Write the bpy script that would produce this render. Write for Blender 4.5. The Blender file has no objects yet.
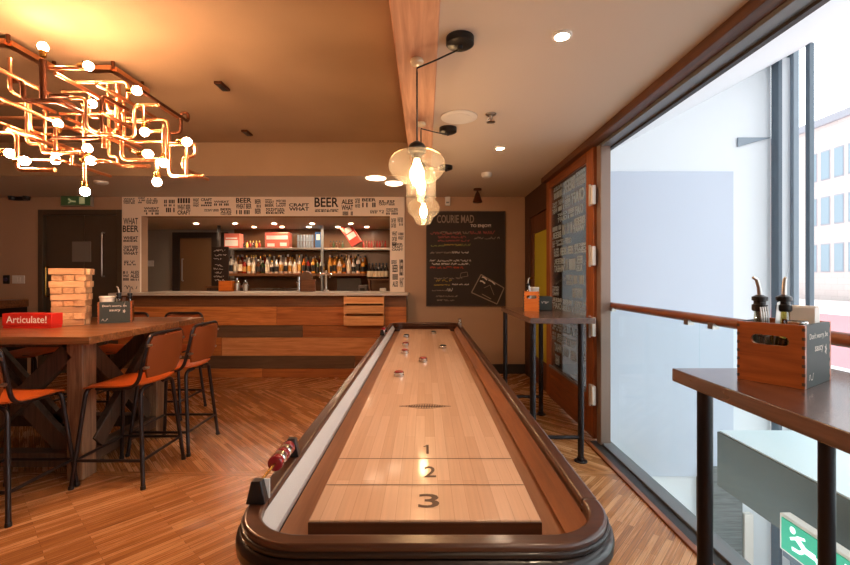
import bpy, bmesh, math, random
from mathutils import Vector, Matrix, Euler
random.seed(7)
PI = math.pi
SC = bpy.context.scene
COL = SC.collection
F, CX, HY, CH = 430.0, 425.0, 278.0, 1.30          # focal length (px), horizon and eye height measured in the photo

def P(px, py, Y):
    return Vector(((px - CX) * Y / F, Y, CH - (py - HY) * Y / F))

# ------------------------------------------------------------------ materials
def newmat(name):
    m = bpy.data.materials.new(name); m.use_nodes = True
    return m, m.node_tree, m.node_tree.nodes['Principled BSDF']

def lin(c):
    return tuple((v / 12.92 if v <= .04045 else ((v + .055) / 1.055) ** 2.4) for v in c)

def rgb(r, g, b):
    return lin((r / 255, g / 255, b / 255)) + (1.0,)

def plain(name, col, rough=.6, metal=0, spec=.5, coat=0, bump=0, bscale=60, var=0):
    m, nt, b = newmat(name)
    b.inputs['Base Color'].default_value = col
    b.inputs['Roughness'].default_value = rough
    b.inputs['Metallic'].default_value = metal
    b.inputs['Specular IOR Level'].default_value = spec
    b.inputs['Coat Weight'].default_value = coat
    tc = nt.nodes.new('ShaderNodeTexCoord')
    n = nt.nodes.new('ShaderNodeTexNoise'); n.inputs['Scale'].default_value = bscale
    n.inputs['Detail'].default_value = 4
    nt.links.new(tc.outputs['Object'], n.inputs['Vector'])
    if bump:
        bm = nt.nodes.new('ShaderNodeBump'); bm.inputs['Strength'].default_value = bump
        bm.inputs['Distance'].default_value = .002
        nt.links.new(n.outputs['Fac'], bm.inputs['Height']); nt.links.new(bm.outputs['Normal'], b.inputs['Normal'])
    if var:
        mx = nt.nodes.new('ShaderNodeMix'); mx.data_type = 'RGBA'; mx.blend_type = 'MULTIPLY'
        mx.inputs['Factor'].default_value = 1
        r = nt.nodes.new('ShaderNodeMapRange'); r.inputs['To Min'].default_value = 1 - var; r.inputs['To Max'].default_value = 1 + var
        mx.inputs[6].default_value = col
        nt.links.new(n.outputs['Fac'], r.inputs['Value'])
        cc = nt.nodes.new('ShaderNodeCombineColor')
        for i in range(3): nt.links.new(r.outputs[0], cc.inputs[i])
        nt.links.new(cc.outputs[0], mx.inputs[7]); nt.links.new(mx.outputs[2], b.inputs['Base Color'])
    return m

def wood(name, c1, c2, axis=0, scale=9, rough=.45, coat=0, stretch=14, knots=True):
    """grain runs along the given object axis"""
    m, nt, b = newmat(name)
    tc = nt.nodes.new('ShaderNodeTexCoord'); mp = nt.nodes.new('ShaderNodeMapping')
    s = [stretch] * 3; s[axis] = 1.0
    mp.inputs['Scale'].default_value = s
    oi = nt.nodes.new('ShaderNodeObjectInfo')
    add = nt.nodes.new('ShaderNodeVectorMath'); add.operation = 'ADD'
    sc = nt.nodes.new('ShaderNodeMath'); sc.operation = 'MULTIPLY'; sc.inputs[1].default_value = 37
    nt.links.new(oi.outputs['Random'], sc.inputs[0])
    nt.links.new(tc.outputs['Object'], add.inputs[0]); nt.links.new(sc.outputs[0], add.inputs[1])
    nt.links.new(add.outputs[0], mp.inputs['Vector'])
    n = nt.nodes.new('ShaderNodeTexNoise'); n.inputs['Scale'].default_value = scale * .35
    n.inputs['Detail'].default_value = 6; n.inputs['Roughness'].default_value = .62; n.inputs['Distortion'].default_value = .6
    nt.links.new(mp.outputs[0], n.inputs['Vector'])
    cr = nt.nodes.new('ShaderNodeValToRGB')
    cr.color_ramp.elements[0].position = .32; cr.color_ramp.elements[0].color = c1
    cr.color_ramp.elements[1].position = .68; cr.color_ramp.elements[1].color = c2
    nt.links.new(n.outputs['Fac'], cr.inputs['Fac'])
    hs = nt.nodes.new('ShaderNodeHueSaturation')
    mr = nt.nodes.new('ShaderNodeMapRange'); mr.inputs['To Min'].default_value = .82; mr.inputs['To Max'].default_value = 1.15
    nt.links.new(oi.outputs['Random'], mr.inputs['Value']); nt.links.new(mr.outputs[0], hs.inputs['Value'])
    nt.links.new(cr.outputs['Color'], hs.inputs['Color']); nt.links.new(hs.outputs[0], b.inputs['Base Color'])
    b.inputs['Roughness'].default_value = rough; b.inputs['Coat Weight'].default_value = coat
    b.inputs['Coat Roughness'].default_value = .12
    bp = nt.nodes.new('ShaderNodeBump'); bp.inputs['Strength'].default_value = .15; bp.inputs['Distance'].default_value = .002
    nt.links.new(n.outputs['Fac'], bp.inputs['Height']); nt.links.new(bp.outputs['Normal'], b.inputs['Normal'])
    return m

def emit(name, col, strength):
    m, nt, b = newmat(name)
    b.inputs['Base Color'].default_value = col
    b.inputs['Emission Color'].default_value = col; b.inputs['Emission Strength'].default_value = strength
    return m

def thin_glass(name, tint=(1, 1, 1, 1), gloss=.10, rough=.02, gcol=(1, 1, 1, 1)):
    m, nt, b = newmat(name)
    nt.nodes.remove(b)
    out = nt.nodes['Material Output']
    t = nt.nodes.new('ShaderNodeBsdfTransparent'); t.inputs[0].default_value = tint
    g = nt.nodes.new('ShaderNodeBsdfGlossy'); g.inputs['Roughness'].default_value = rough; g.inputs[0].default_value = gcol
    lw0 = nt.nodes.new('ShaderNodeLayerWeight'); lw0.inputs['Blend'].default_value = .5
    lw = nt.nodes.new('ShaderNodeMath'); lw.operation = 'POWER'; lw.inputs[1].default_value = 4.5
    nt.links.new(lw0.outputs['Facing'], lw.inputs[0])
    mul = nt.nodes.new('ShaderNodeMath'); mul.operation = 'MULTIPLY_ADD'; mul.inputs[1].default_value = .45; mul.inputs[2].default_value = gloss
    mul.use_clamp = True
    nt.links.new(lw.outputs[0], mul.inputs[0])
    mx = nt.nodes.new('ShaderNodeMixShader')
    nt.links.new(mul.outputs[0], mx.inputs[0]); nt.links.new(t.outputs[0], mx.inputs[1]); nt.links.new(g.outputs[0], mx.inputs[2])
    nt.links.new(mx.outputs[0], out.inputs['Surface'])
    return m

def floor_mat():
    m, nt, b = newmat('oak_chevron_floor'); L = nt.links.new; N = nt.nodes.new
    tc = N('ShaderNodeTexCoord'); sep = N('ShaderNodeSeparateXYZ'); L(tc.outputs['Object'], sep.inputs[0])
    def math_(op, a, bb=None, c=None):
        k = N('ShaderNodeMath'); k.operation = op
        for i, v in enumerate((a, bb, c)):
            if v is None: continue
            if isinstance(v, (int, float)): k.inputs[i].default_value = v
            else: L(v, k.inputs[i])
        return k.outputs[0]
    W = 2.18; Y0 = 2.82
    t = math_('DIVIDE', math_('SUBTRACT', sep.outputs['Y'], Y0 - W * 4), W)
    band = math_('FLOOR', t); fr = math_('FRACT', t)
    mask = math_('MODULO', band, 2.0)                  # 0 / 1 on alternating bands
    def bricks(ang):
        mp = N('ShaderNodeMapping'); mp.inputs['Rotation'].default_value = (0, 0, ang)
        L(tc.outputs['Object'], mp.inputs['Vector'])
        br = N('ShaderNodeTexBrick'); br.inputs['Scale'].default_value = 1
        br.inputs['Brick Width'].default_value = .48; br.inputs['Row Height'].default_value = .030
        br.inputs['Mortar Size'].default_value = .0011; br.inputs['Mortar Smooth'].default_value = .3; br.inputs['Bias'].default_value = 0
        br.offset = .37
        br.inputs['Color1'].default_value = (.0, .0, .0, 1); br.inputs['Color2'].default_value = (1, 1, 1, 1); br.inputs['Mortar'].default_value = (.0, .0, .0, 1)
        L(mp.outputs[0], br.inputs['Vector'])
        ms = N('ShaderNodeMapping'); ms.inputs['Scale'].default_value = (1.3, 52, 1); L(mp.outputs[0], ms.inputs['Vector'])
        n = N('ShaderNodeTexNoise'); n.inputs['Scale'].default_value = 3.2; n.inputs['Detail'].default_value = 5; n.inputs['Roughness'].default_value = .65
        L(ms.outputs[0], n.inputs['Vector'])
        v = math_('MULTIPLY_ADD', br.outputs['Color'], .26, math_('MULTIPLY', n.outputs['Fac'], .80))
        return v, br.outputs['Fac']
    va, fa = bricks(math.radians(-48)); vb, fb = bricks(math.radians(47))
    mixf = N('ShaderNodeMix'); mixf.data_type = 'FLOAT'; L(mask, mixf.inputs[0]); L(vb, mixf.inputs[2]); L(va, mixf.inputs[3])
    mixm = N('ShaderNodeMix'); mixm.data_type = 'FLOAT'; L(mask, mixm.inputs[0]); L(fb, mixm.inputs[2]); L(fa, mixm.inputs[3])
    # a plain border strip along each joint
    edge = math_('LESS_THAN', fr, .032)
    msb = N('ShaderNodeMapping'); msb.inputs['Scale'].default_value = (1.5, 40, 1); L(tc.outputs['Object'], msb.inputs['Vector'])
    nb = N('ShaderNodeTexNoise'); nb.inputs['Scale'].default_value = 3; nb.inputs['Detail'].default_value = 4; L(msb.outputs[0], nb.inputs['Vector'])
    mixe = N('ShaderNodeMix'); mixe.data_type = 'FLOAT'; L(edge, mixe.inputs[0]); L(mixf.outputs[0], mixe.inputs[2]); L(nb.outputs['Fac'], mixe.inputs[3])
    cr = N('ShaderNodeValToRGB'); e = cr.color_ramp.elements
    e[0].position = .26; e[0].color = rgb(98, 56, 26); e[1].position = .88; e[1].color = rgb(240, 192, 138)
    k = cr.color_ramp.elements.new(.52); k.color = rgb(186, 126, 76)
    L(mixe.outputs[0], cr.inputs['Fac'])
    mm = N('ShaderNodeMix'); mm.data_type = 'RGBA'; mm.inputs[7].default_value = rgb(70, 40, 22)
    L(math_('MULTIPLY', mixm.outputs[0], .55), mm.inputs[0]); L(cr.outputs['Color'], mm.inputs[6])
    L(mm.outputs[2], b.inputs['Base Color'])
    b.inputs['Roughness'].default_value = .33; b.inputs['Specular IOR Level'].default_value = .5
    rr = math_('MULTIPLY_ADD', mixe.outputs[0], .20, .16); L(rr, b.inputs['Roughness'])
    return m

def maple_mat():
    m, nt, b = newmat('maple_strip_playfield'); L = nt.links.new; N = nt.nodes.new
    tc = N('ShaderNodeTexCoord'); sep = N('ShaderNodeSeparateXYZ'); L(tc.outputs['Object'], sep.inputs[0])
    cb = N('ShaderNodeCombineXYZ'); L(sep.outputs['Y'], cb.inputs[0]); L(sep.outputs['X'], cb.inputs[1])
    br = N('ShaderNodeTexBrick'); br.inputs['Scale'].default_value = 1; br.inputs['Brick Width'].default_value = .55
    br.inputs['Row Height'].default_value = .0345; br.inputs['Mortar Size'].default_value = .0004; br.offset = .41
    br.inputs['Color1'].default_value = rgb(208, 162, 126); br.inputs['Color2'].default_value = rgb(224, 182, 148); br.inputs['Mortar'].default_value = rgb(180, 130, 95)
    L(cb.outputs[0], br.inputs['Vector'])
    ms = N('ShaderNodeMapping'); ms.inputs['Scale'].default_value = (2, 60, 1); L(cb.outputs[0], ms.inputs['Vector'])
    n = N('ShaderNodeTexNoise'); n.inputs['Scale'].default_value = 2; n.inputs['Detail'].default_value = 5; L(ms.outputs[0], n.inputs['Vector'])
    mr = N('ShaderNodeMapRange'); mr.inputs['To Min'].default_value = .85; mr.inputs['To Max'].default_value = 1.12; L(n.outputs['Fac'], mr.inputs['Value'])
    hs = N('ShaderNodeHueSaturation'); L(mr.outputs[0], hs.inputs['Value']); L(br.outputs['Color'], hs.inputs['Color'])
    L(hs.outputs[0], b.inputs['Base Color'])
    b.inputs['Roughness'].default_value = .35; b.inputs['Coat Weight'].default_value = .5; b.inputs['Coat Roughness'].default_value = .09
    return m

def stone_mat():
    m, nt, b = newmat('pale_stone_facade'); L = nt.links.new; N = nt.nodes.new
    tc = N('ShaderNodeTexCoord'); sep = N('ShaderNodeSeparateXYZ'); L(tc.outputs['Object'], sep.inputs[0])
    cb = N('ShaderNodeCombineXYZ'); L(sep.outputs['Y'], cb.inputs[0]); L(sep.outputs['Z'], cb.inputs[1])
    br = N('ShaderNodeTexBrick'); br.inputs['Scale'].default_value = 1; br.inputs['Brick Width'].default_value = 1.3; br.inputs['Row Height'].default_value = .6
    br.inputs['Mortar Size'].default_value = .012
    br.inputs['Color1'].default_value = rgb(216, 204, 200); br.inputs['Color2'].default_value = rgb(222, 211, 207); br.inputs['Mortar'].default_value = rgb(196, 184, 180)
    L(cb.outputs[0], br.inputs['Vector']); L(br.outputs['Color'], b.inputs['Base Color']); b.inputs['Roughness'].default_value = .9
    return m

M = {}
M['floor'] = floor_mat(); M['maple'] = maple_mat(); M['stone'] = stone_mat()
M['ceiling'] = plain('ceiling_paint', rgb(205, 190, 172), .9, bump=.1)
M['recess'] = plain('recess_paint', rgb(160, 133, 102), .85, var=.12, bscale=2.2)
M['taupe'] = plain('taupe_wall_paint', rgb(182, 148, 120), .85, bump=.08, var=.05, bscale=4)
M['greywall'] = plain('grey_wall_paint', rgb(156, 144, 130), .85)
M['skirting'] = plain('dark_skirting', rgb(52, 44, 40), .5)
M['darkdoor'] = plain('dark_olive_door_paint', rgb(78, 66, 52), .5, var=.1, bscale=6)
M['white'] = plain('white_plastic', rgb(228, 224, 216), .4)
M['white_wall'] = plain('white_atrium_paint', rgb(226, 232, 236), .8)
M['blue_wall'] = plain('pale_blue_panel', rgb(196, 206, 220), .8)
M['black'] = plain('black_satin_metal', rgb(30, 28, 28), .38, metal=.3)
M['blackmetal'] = plain('black_steel_tube', rgb(44, 40, 42), .35, metal=.6)
M['stooltube'] = plain('gunmetal_stool_tube', rgb(58, 50, 50), .35, metal=.7)
M['chrome'] = plain('chrome', rgb(220, 218, 214), .15, metal=1)
M['steel'] = plain('brushed_steel', rgb(190, 186, 180), .32, metal=1)
M['copper'] = plain('copper_pipe', rgb(236, 172, 128), .28, metal=1, var=.12, bscale=12)
M['iron'] = plain('dark_iron_pipe', rgb(92, 54, 34), .4, metal=.8)
M['brass'] = plain('brass', rgb(214, 170, 90), .25, metal=1)
M['beam'] = wood('rough_beam_wood', rgb(168, 116, 84), rgb(208, 158, 124), axis=1, scale=4, rough=.6)
M['tabletop'] = wood('oiled_table_wood', rgb(92, 56, 32), rgb(160, 104, 62), axis=0, scale=9, rough=.32, coat=.25)
M['dark_beam'] = wood('dark_stained_timber', rgb(52, 38, 30), rgb(92, 68, 52), axis=2, scale=9, rough=.5)
M['post'] = wood('weathered_post_timber', rgb(112, 80, 58), rgb(164, 124, 92), axis=2, scale=9, rough=.55)
M['rail'] = wood('walnut_rail', rgb(58, 30, 17), rgb(84, 48, 28), axis=1, scale=8, rough=.3, coat=.45)
M['railX'] = wood('walnut_end_rail', rgb(58, 30, 17), rgb(86, 48, 28), axis=0, scale=8, rough=.3, coat=.45)
M['cab'] = plain('espresso_cabinet', rgb(26, 13, 9), .32, coat=.2)
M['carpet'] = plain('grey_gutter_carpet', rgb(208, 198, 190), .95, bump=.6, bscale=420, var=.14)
M['tan_lining'] = wood('tan_gutter_lining', rgb(120, 70, 30), rgb(158, 96, 44), axis=1, scale=5, rough=.6)
M['gutter'] = wood('brown_gutter_floor', rgb(140, 94, 64), rgb(172, 120, 84), axis=1, scale=5, rough=.5)
M['framewood'] = wood('redwood_frame', rgb(112, 56, 24), rgb(166, 92, 44), axis=2, scale=8, rough=.4, coat=.2)
M['framewoodY'] = wood('redwood_frame_rail', rgb(112, 56, 24), rgb(166, 92, 44), axis=1, scale=8, rough=.4, coat=.2)
M['doorwood'] = wood('brown_side_door', rgb(70, 38, 20), rgb(112, 64, 34), axis=2, scale=8, rough=.45)
M['trimwood'] = wood('dark_header_wood', rgb(72, 42, 24), rgb(112, 68, 40), axis=1, scale=8, rough=.5)
M['greymetal'] = plain('grey_aluminium_track', rgb(128, 130, 132), .45, metal=.4)
M['dkmetal'] = plain('dark_track_channel', rgb(58, 56, 56), .5, metal=.3)
M['mullion'] = plain('grey_mullion', rgb(134, 148, 160), .5)
M['mullion_dark'] = plain('slate_mullion', rgb(92, 106, 118), .5)
M['handrail'] = wood('hardwood_handrail', rgb(112, 58, 30), rgb(150, 84, 46), axis=1, scale=8, rough=.35, coat=.3)
M['glass'] = thin_glass('clear_glass', (.95, .985, .985, 1), .0)
M['glass_ext'] = thin_glass('curtain_wall_glass', (.97, .985, .985, 1), .01)
M['glass_amber'] = thin_glass('amber_glass', (.97, .93, .87, 1), .03, gcol=(1, .88, .7, 1))
_n = M['glass_amber'].node_tree; _tr = _n.nodes.new('ShaderNodeBsdfTranslucent'); _tr.inputs[0].default_value = (1, .92, .82, 1)
_mx = _n.nodes.new('ShaderNodeMixShader'); _mx.inputs[0].default_value = .045
_old = _n.nodes['Material Output'].inputs['Surface'].links[0].from_socket
_n.links.new(_old, _mx.inputs[1]); _n.links.new(_tr.outputs[0], _mx.inputs[2]); _n.links.new(_mx.outputs[0], _n.nodes['Material Output'].inputs['Surface'])
M['glass_bottle'] = thin_glass('bottle_clear_glass', (.85, .85, .8, 1), .12)
M['darkglass'] = thin_glass('tinted_door_pane', (.52, .50, .46, 1), .03)
M['bulb'] = emit('warm_bulb', (1, .56, .31, 1), 280)
M['filament'] = emit('filament_bulb', (1, .64, .32, 1), 80)
M['downlight'] = emit('downlight_lens', (1, .74, .50, 1), 430)
M['barlight'] = emit('bar_downlight_lens', (1, .74, .50, 1), 420)
M['flush'] = emit('flush_disc_glow', (1, .74, .50, 1), 4.5)  # glow given to the pale ceiling discs to brighten the bar
M['leather'] = plain('tan_leather_seat', rgb(184, 84, 30), .38, bump=.25, bscale=140, var=.12)
M['leather_back'] = plain('brown_leather_back', rgb(140, 68, 30), .4, bump=.2, bscale=120, var=.1)
M['jenga'] = wood('pine_block', rgb(176, 124, 80), rgb(224, 180, 134), axis=0, scale=7, rough=.55, stretch=8)
M['redbox'] = plain('red_game_card', rgb(206, 44, 34), .35)
M['redbox_side'] = plain('dark_game_card', rgb(120, 40, 26), .4)
M['whiteprint'] = plain('white_print', rgb(244, 238, 230), .5)
M['chalkboard'] = plain('chalkboard', rgb(46, 36, 30), .75, var=.25, bscale=3)
M['chalkgreen'] = plain('chalk_side_panel', rgb(48, 56, 54), .6, var=.2, bscale=20)
M['chalkwhite'] = plain('white_chalk', rgb(220, 208, 196), .9)
M['chalkgrey'] = plain('grey_chalk', rgb(150, 132, 116), .9)
M['chalkpink'] = plain('pink_chalk', rgb(176, 84, 78), .9)
M['chalkred'] = plain('red_chalk', rgb(206, 72, 40), .9)
M['chalkgreen2'] = plain('green_chalk', rgb(140, 142, 74), .9)
M['chalkyellow'] = plain('yellow_chalk', rgb(190, 156, 62), .9)
M['cream'] = plain('cream_mural_board', rgb(246, 228, 208), .6)
M['ink'] = plain('black_mural_ink', rgb(40, 28, 22), .6)
M['countertop'] = plain('grey_stone_counter', rgb(214, 200, 186), .3)
M['crate'] = wood('orange_crate_wood', rgb(204, 130, 70), rgb(238, 172, 108), axis=0, scale=8, rough=.45)
M['cratez'] = wood('caddy_end_wood', rgb(126, 62, 24), rgb(176, 96, 44), axis=0, scale=8, rough=.4, coat=.2)
M['caddy_or'] = wood('orange_caddy_wood', rgb(216, 106, 30), rgb(240, 136, 46), axis=0, scale=8, rough=.45)
PL = [wood('bar_plank_%s' % k, a, b_, axis=0, scale=7, rough=.45) for k, a, b_ in (
    ('orange', rgb(176, 98, 44), rgb(222, 142, 76)), ('dark', rgb(82, 60, 42), rgb(108, 82, 60)),
    ('light', rgb(190, 120, 70), rgb(226, 160, 104)), ('brown', rgb(100, 60, 34), rgb(136, 86, 50)), ('rust', rgb(152, 84, 38), rgb(196, 118, 58)))]
M['yellowpane'] = plain('yellow_green_door_panel', rgb(196, 186, 54), .5)
M['deepred'] = plain('red_bead', rgb(140, 24, 34), .25, coat=.5)
M['darkred'] = plain('red_puck_cap', rgb(150, 50, 40), .3)
M['blackplastic'] = plain('black_plastic', rgb(24, 22, 22), .35)
M['exitgreen'] = emit('exit_sign_green', rgb(40, 150, 118), .55)
M['exitwhite'] = emit('exit_sign_white', rgb(225, 250, 240), 1.2)
M['dimgreen'] = emit('dim_exit_green', rgb(70, 100, 60), .05)
M['dimwhite'] = emit('dim_exit_white', rgb(170, 170, 120), .3)
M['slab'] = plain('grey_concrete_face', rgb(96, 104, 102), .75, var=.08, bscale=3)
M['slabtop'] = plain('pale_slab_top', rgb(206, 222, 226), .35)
M['slate'] = wood('grey_timber_cladding', rgb(100, 106, 106), rgb(134, 140, 140), axis=0, scale=9, rough=.7)
M['ledge'] = plain('cream_ledge', rgb(236, 232, 178), .6)
M['redground'] = plain('red_tarmac', rgb(220, 128, 134), .9, var=.1, bscale=.4)
M['paving'] = plain('pale_paving', rgb(232, 214, 212), .9)
M['winpane'] = plain('blue_window_pane', rgb(150, 172, 186), .1, spec=.8)
M['roofgrey'] = plain('roof_coping', rgb(170, 172, 182), .8)
M['napkin'] = plain('white_paper', rgb(244, 242, 240), .8)
M['oil'] = thin_glass('olive_oil_bottle', (.62, .55, .22, 1), .12)
M['vinegar'] = thin_glass('dark_vinegar_bottle', (.80, .78, .66, 1), .14)
M['ink_wash'] = plain('pale_window_print', rgb(158, 172, 178), .7)

# ------------------------------------------------------------------ mesh builder
class MB:
    def __init__(s): s.v = []; s.f = []; s.mi = []; s.cur = 0
    def use(s, i): s.cur = i; return s
    def add(s, vs, fs, mtx=None):
        o = len(s.v)
        s.v += [tuple(mtx @ Vector(p)) if mtx else tuple(p) for p in vs]
        for f in fs: s.f.append(tuple(i + o for i in f)); s.mi.append(s.cur)
        return s
    def box(s, x0, x1, y0, y1, z0, z1, mtx=None):
        vs = [(x, y, z) for z in (z0, z1) for y in (y0, y1) for x in (x0, x1)]
        return s.add(vs, [(0, 2, 3, 1), (4, 5, 7, 6), (0, 1, 5, 4), (2, 6, 7, 3), (0, 4, 6, 2), (1, 3, 7, 5)], mtx)
    def beam(s, p0, p1, w, h, up=(0, 0, 1)):
        p0, p1 = Vector(p0), Vector(p1); d = (p1 - p0); L = d.length; d.normalize()
        sx = d.cross(Vector(up))
        if sx.length < 1e-4: sx = Vector((1, 0, 0))
        sx.normalize(); uz = sx.cross(d)
        m = Matrix((sx, d, uz)).transposed().to_4x4(); m.translation = p0
        return s.box(-w / 2, w / 2, 0, L, -h / 2, h / 2, m)
    def tube(s, pts, r, n=10, closed=False, cap=True):
        pts = [Vector(p) for p in pts]; k = len(pts); rs = r if isinstance(r, (list, tuple)) else [r] * k
        tang = []
        for i in range(k):
            if closed: t = (pts[(i + 1) % k] - pts[i - 1])
            else: t = pts[min(i + 1, k - 1)] - pts[max(i - 1, 0)]
            tang.append(t.normalized())
        ref = Vector((0, 0, 1)) if abs(tang[0].z) < .9 else Vector((1, 0, 0))
        u = tang[0].cross(ref).normalized(); vs = []; 
        for i in range(k):
            u = (u - tang[i] * u.dot(tang[i])).normalized(); w = tang[i].cross(u)
            for j in range(n):
                a = 2 * PI * j / n; vs.append(pts[i] + (u * math.cos(a) + w * math.sin(a)) * rs[i])
        fs = []
        for i in range(k if closed else k - 1):
            a = i * n; b = ((i + 1) % k) * n
            for j in range(n): fs.append((a + j, a + (j + 1) % n, b + (j + 1) % n, b + j))
        if cap and not closed:
            fs.append(tuple(range(n - 1, -1, -1))); fs.append(tuple((k - 1) * n + j for j in range(n)))
        return s.add(vs, fs)
    def cyl(s, p0, p1, r, r1=None, n=20): return s.tube([p0, p1], [r, r if r1 is None else r1], n)
    def lathe(s, prof, n=24, c=(0, 0, 0), capb=True, capt=True):
        vs = []; fs = []; k = len(prof)
        for r, z in prof:
            for j in range(n):
                a = 2 * PI * j / n; vs.append((c[0] + r * math.cos(a), c[1] + r * math.sin(a), c[2] + z))
        for i in range(k - 1):
            for j in range(n): fs.append((i * n + j, i * n + (j + 1) % n, (i + 1) * n + (j + 1) % n, (i + 1) * n + j))
        if capb: fs.append(tuple(range(n - 1, -1, -1)))
        if capt: fs.append(tuple((k - 1) * n + j for j in range(n)))
        return s.add(vs, fs)
    def prism(s, poly, d0, d1, mtx):
        """polygon in the local x,y plane, extruded along local z"""
        n = len(poly); vs = [(x, y, d0) for x, y in poly] + [(x, y, d1) for x, y in poly]
        fs = [tuple(range(n - 1, -1, -1)), tuple(range(n, 2 * n))] + [(i, (i + 1) % n, (i + 1) % n + n, i + n) for i in range(n)]
        return s.add(vs, fs, mtx)
    def quad(s, a, b, c, d): return s.add([a, b, c, d], [(0, 1, 2, 3)])
    def mesh(s, name, mats, smooth, off=None):
        me = bpy.data.meshes.new(name)
        vs = [tuple(Vector(p) - off) for p in s.v] if off is not None else s.v
        me.from_pydata(vs, [], s.f)
        for m in (mats if isinstance(mats, (list, tuple)) else [mats]): me.materials.append(m)
        for p, i in zip(me.polygons, s.mi): p.material_index = i
        bm = bmesh.new(); bm.from_mesh(me); bmesh.ops.recalc_face_normals(bm, faces=bm.faces) if smooth != 'keep' else None
        bm.to_mesh(me); bm.free()
        if smooth and smooth != 'keep':
            for p in me.polygons: p.use_smooth = True
            me.set_sharp_from_angle(angle=math.radians(38))
        return me
    def build(s, name, mats, parent=None, world=False, bevel=0, smooth=True, seg=2):
        off = root_loc(parent) if (world and parent) else None
        o = bpy.data.objects.new(name, s.mesh(name, mats, smooth, off)); COL.objects.link(o)
        if parent: o.parent = parent
        if bevel:
            b = o.modifiers.new('Bevel', 'BEVEL'); b.width = bevel; b.segments = seg; b.limit_method = 'ANGLE'
            b.angle_limit = math.radians(40)
        return o

def root_loc(o):
    v = Vector((0, 0, 0))
    while o: v += o.location; o = o.parent
    return v

def tag(o, label, cat, group=None):
    o['label'] = label; o['category'] = cat
    if group: o['group'] = group
    return o

def thing(name, label, cat, loc=(0, 0, 0), rz=0, group=None):
    o = bpy.data.objects.new(name, None); COL.objects.link(o); o.empty_display_size = .1
    o.location = loc; o.rotation_euler = (0, 0, rz)
    return tag(o, label, cat, group)

def struct(o): o['kind'] = 'structure'; return o

def sroot(name, loc=(0, 0, 0), rz=0):
    o = bpy.data.objects.new(name, None); COL.objects.link(o); o.location = loc; o.rotation_euler = (0, 0, rz); o['kind'] = 'structure'
    return o

def kids(o): return [c for c in bpy.data.objects if c.parent == o]

def copy_tree(o, parent=None):
    c = o.copy(); COL.objects.link(c)
    if parent: c.parent = parent
    for ch in kids(o): copy_tree(ch, c)
    return c

def sbox(name, b, mat, bevel=0): return struct(MB().box(*b).build(name, mat, bevel=bevel))

def fillet(pts, r, n=4):
    pts = [Vector(p) for p in pts]; out = [pts[0]]
    for i in range(1, len(pts) - 1):
        a, b, c = pts[i - 1], pts[i], pts[i + 1]
        d0 = (a - b); d1 = (c - b); q = min(r, d0.length * .45, d1.length * .45)
        s, e = b + d0.normalized() * q, b + d1.normalized() * q
        for k in range(n + 1):
            t = k / n; out.append(s * (1 - t) ** 2 + b * 2 * t * (1 - t) + e * t * t)
    out.append(pts[-1]); return out

# ---- lettering on a plane
FONT_CACHE = {}
def text_verts(s, bold=.0):
    key = (s, bold)
    if key not in FONT_CACHE:
        cu = bpy.data.curves.new('t', 'FONT'); cu.body = s; cu.size = 1; cu.offset = bold; cu.resolution_u = 3
        ob = bpy.data.objects.new('t', cu); COL.objects.link(ob)
        me = bpy.data.meshes.new_from_object(ob.evaluated_get(bpy.context.evaluated_depsgraph_get()))
        vs = [v.co.copy() for v in me.vertices]; fs = [tuple(p.vertices) for p in me.polygons]
        bpy.data.objects.remove(ob); bpy.data.curves.remove(cu); bpy.data.meshes.remove(me)
        x0 = min(v.x for v in vs); x1 = max(v.x for v in vs); y0 = min(v.y for v in vs); y1 = max(v.y for v in vs)
        vs = [((v.x - x0) / (x1 - x0), (v.y - y0) / (y1 - y0)) for v in vs]
        FONT_CACHE[key] = (vs, fs)
    return FONT_CACHE[key]

class Plane:
    """a writing surface: origin, right and up vectors, lifted a little along its normal"""
    def __init__(s, o, u, v, lift=.0015):
        s.o, s.u, s.v = Vector(o), Vector(u).normalized(), Vector(v).normalized(); s.n = s.u.cross(s.v) * lift
    def at(s, a, b): return s.o + s.u * a + s.v * b + s.n
    def text(s, mb, t, a, b, w, h, bold=.0, rot=0):
        vs, fs = text_verts(t, bold); c, q = math.cos(rot), math.sin(rot)
        mb.add([s.at(a + x * w * c - y * h * q, b + x * w * q + y * h * c) for x, y in vs], fs)
    def rect(s, mb, a0, a1, b0, b1): mb.add([s.at(a0, b0), s.at(a1, b0), s.at(a1, b1), s.at(a0, b1)], [(0, 1, 2, 3)])
    def line(s, mb, pts, w):
        for (a, b), (c, d) in zip(pts, pts[1:]):
            L = math.hypot(c - a, d - b) or 1; nx, ny = -(d - b) / L * w / 2, (c - a) / L * w / 2
            mb.add([s.at(a + nx, b + ny), s.at(a - nx, b - ny), s.at(c - nx, d - ny), s.at(c + nx, d + ny)], [(0, 1, 2, 3)])
    def scribble(s, mb, a, b, w, h, rnd, sw=.0035):
        x = a
        while x < a + w:
            wl = rnd.uniform(2.2, 6) * h; pts = []; k = x
            while k < min(x + wl, a + w):
                pts.append((k, b + rnd.choice((0, .12, .5, .85, 1)) * h)); k += h * .26
            if len(pts) > 1: s.line(mb, pts, sw)
            x += wl + h * .6

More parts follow.
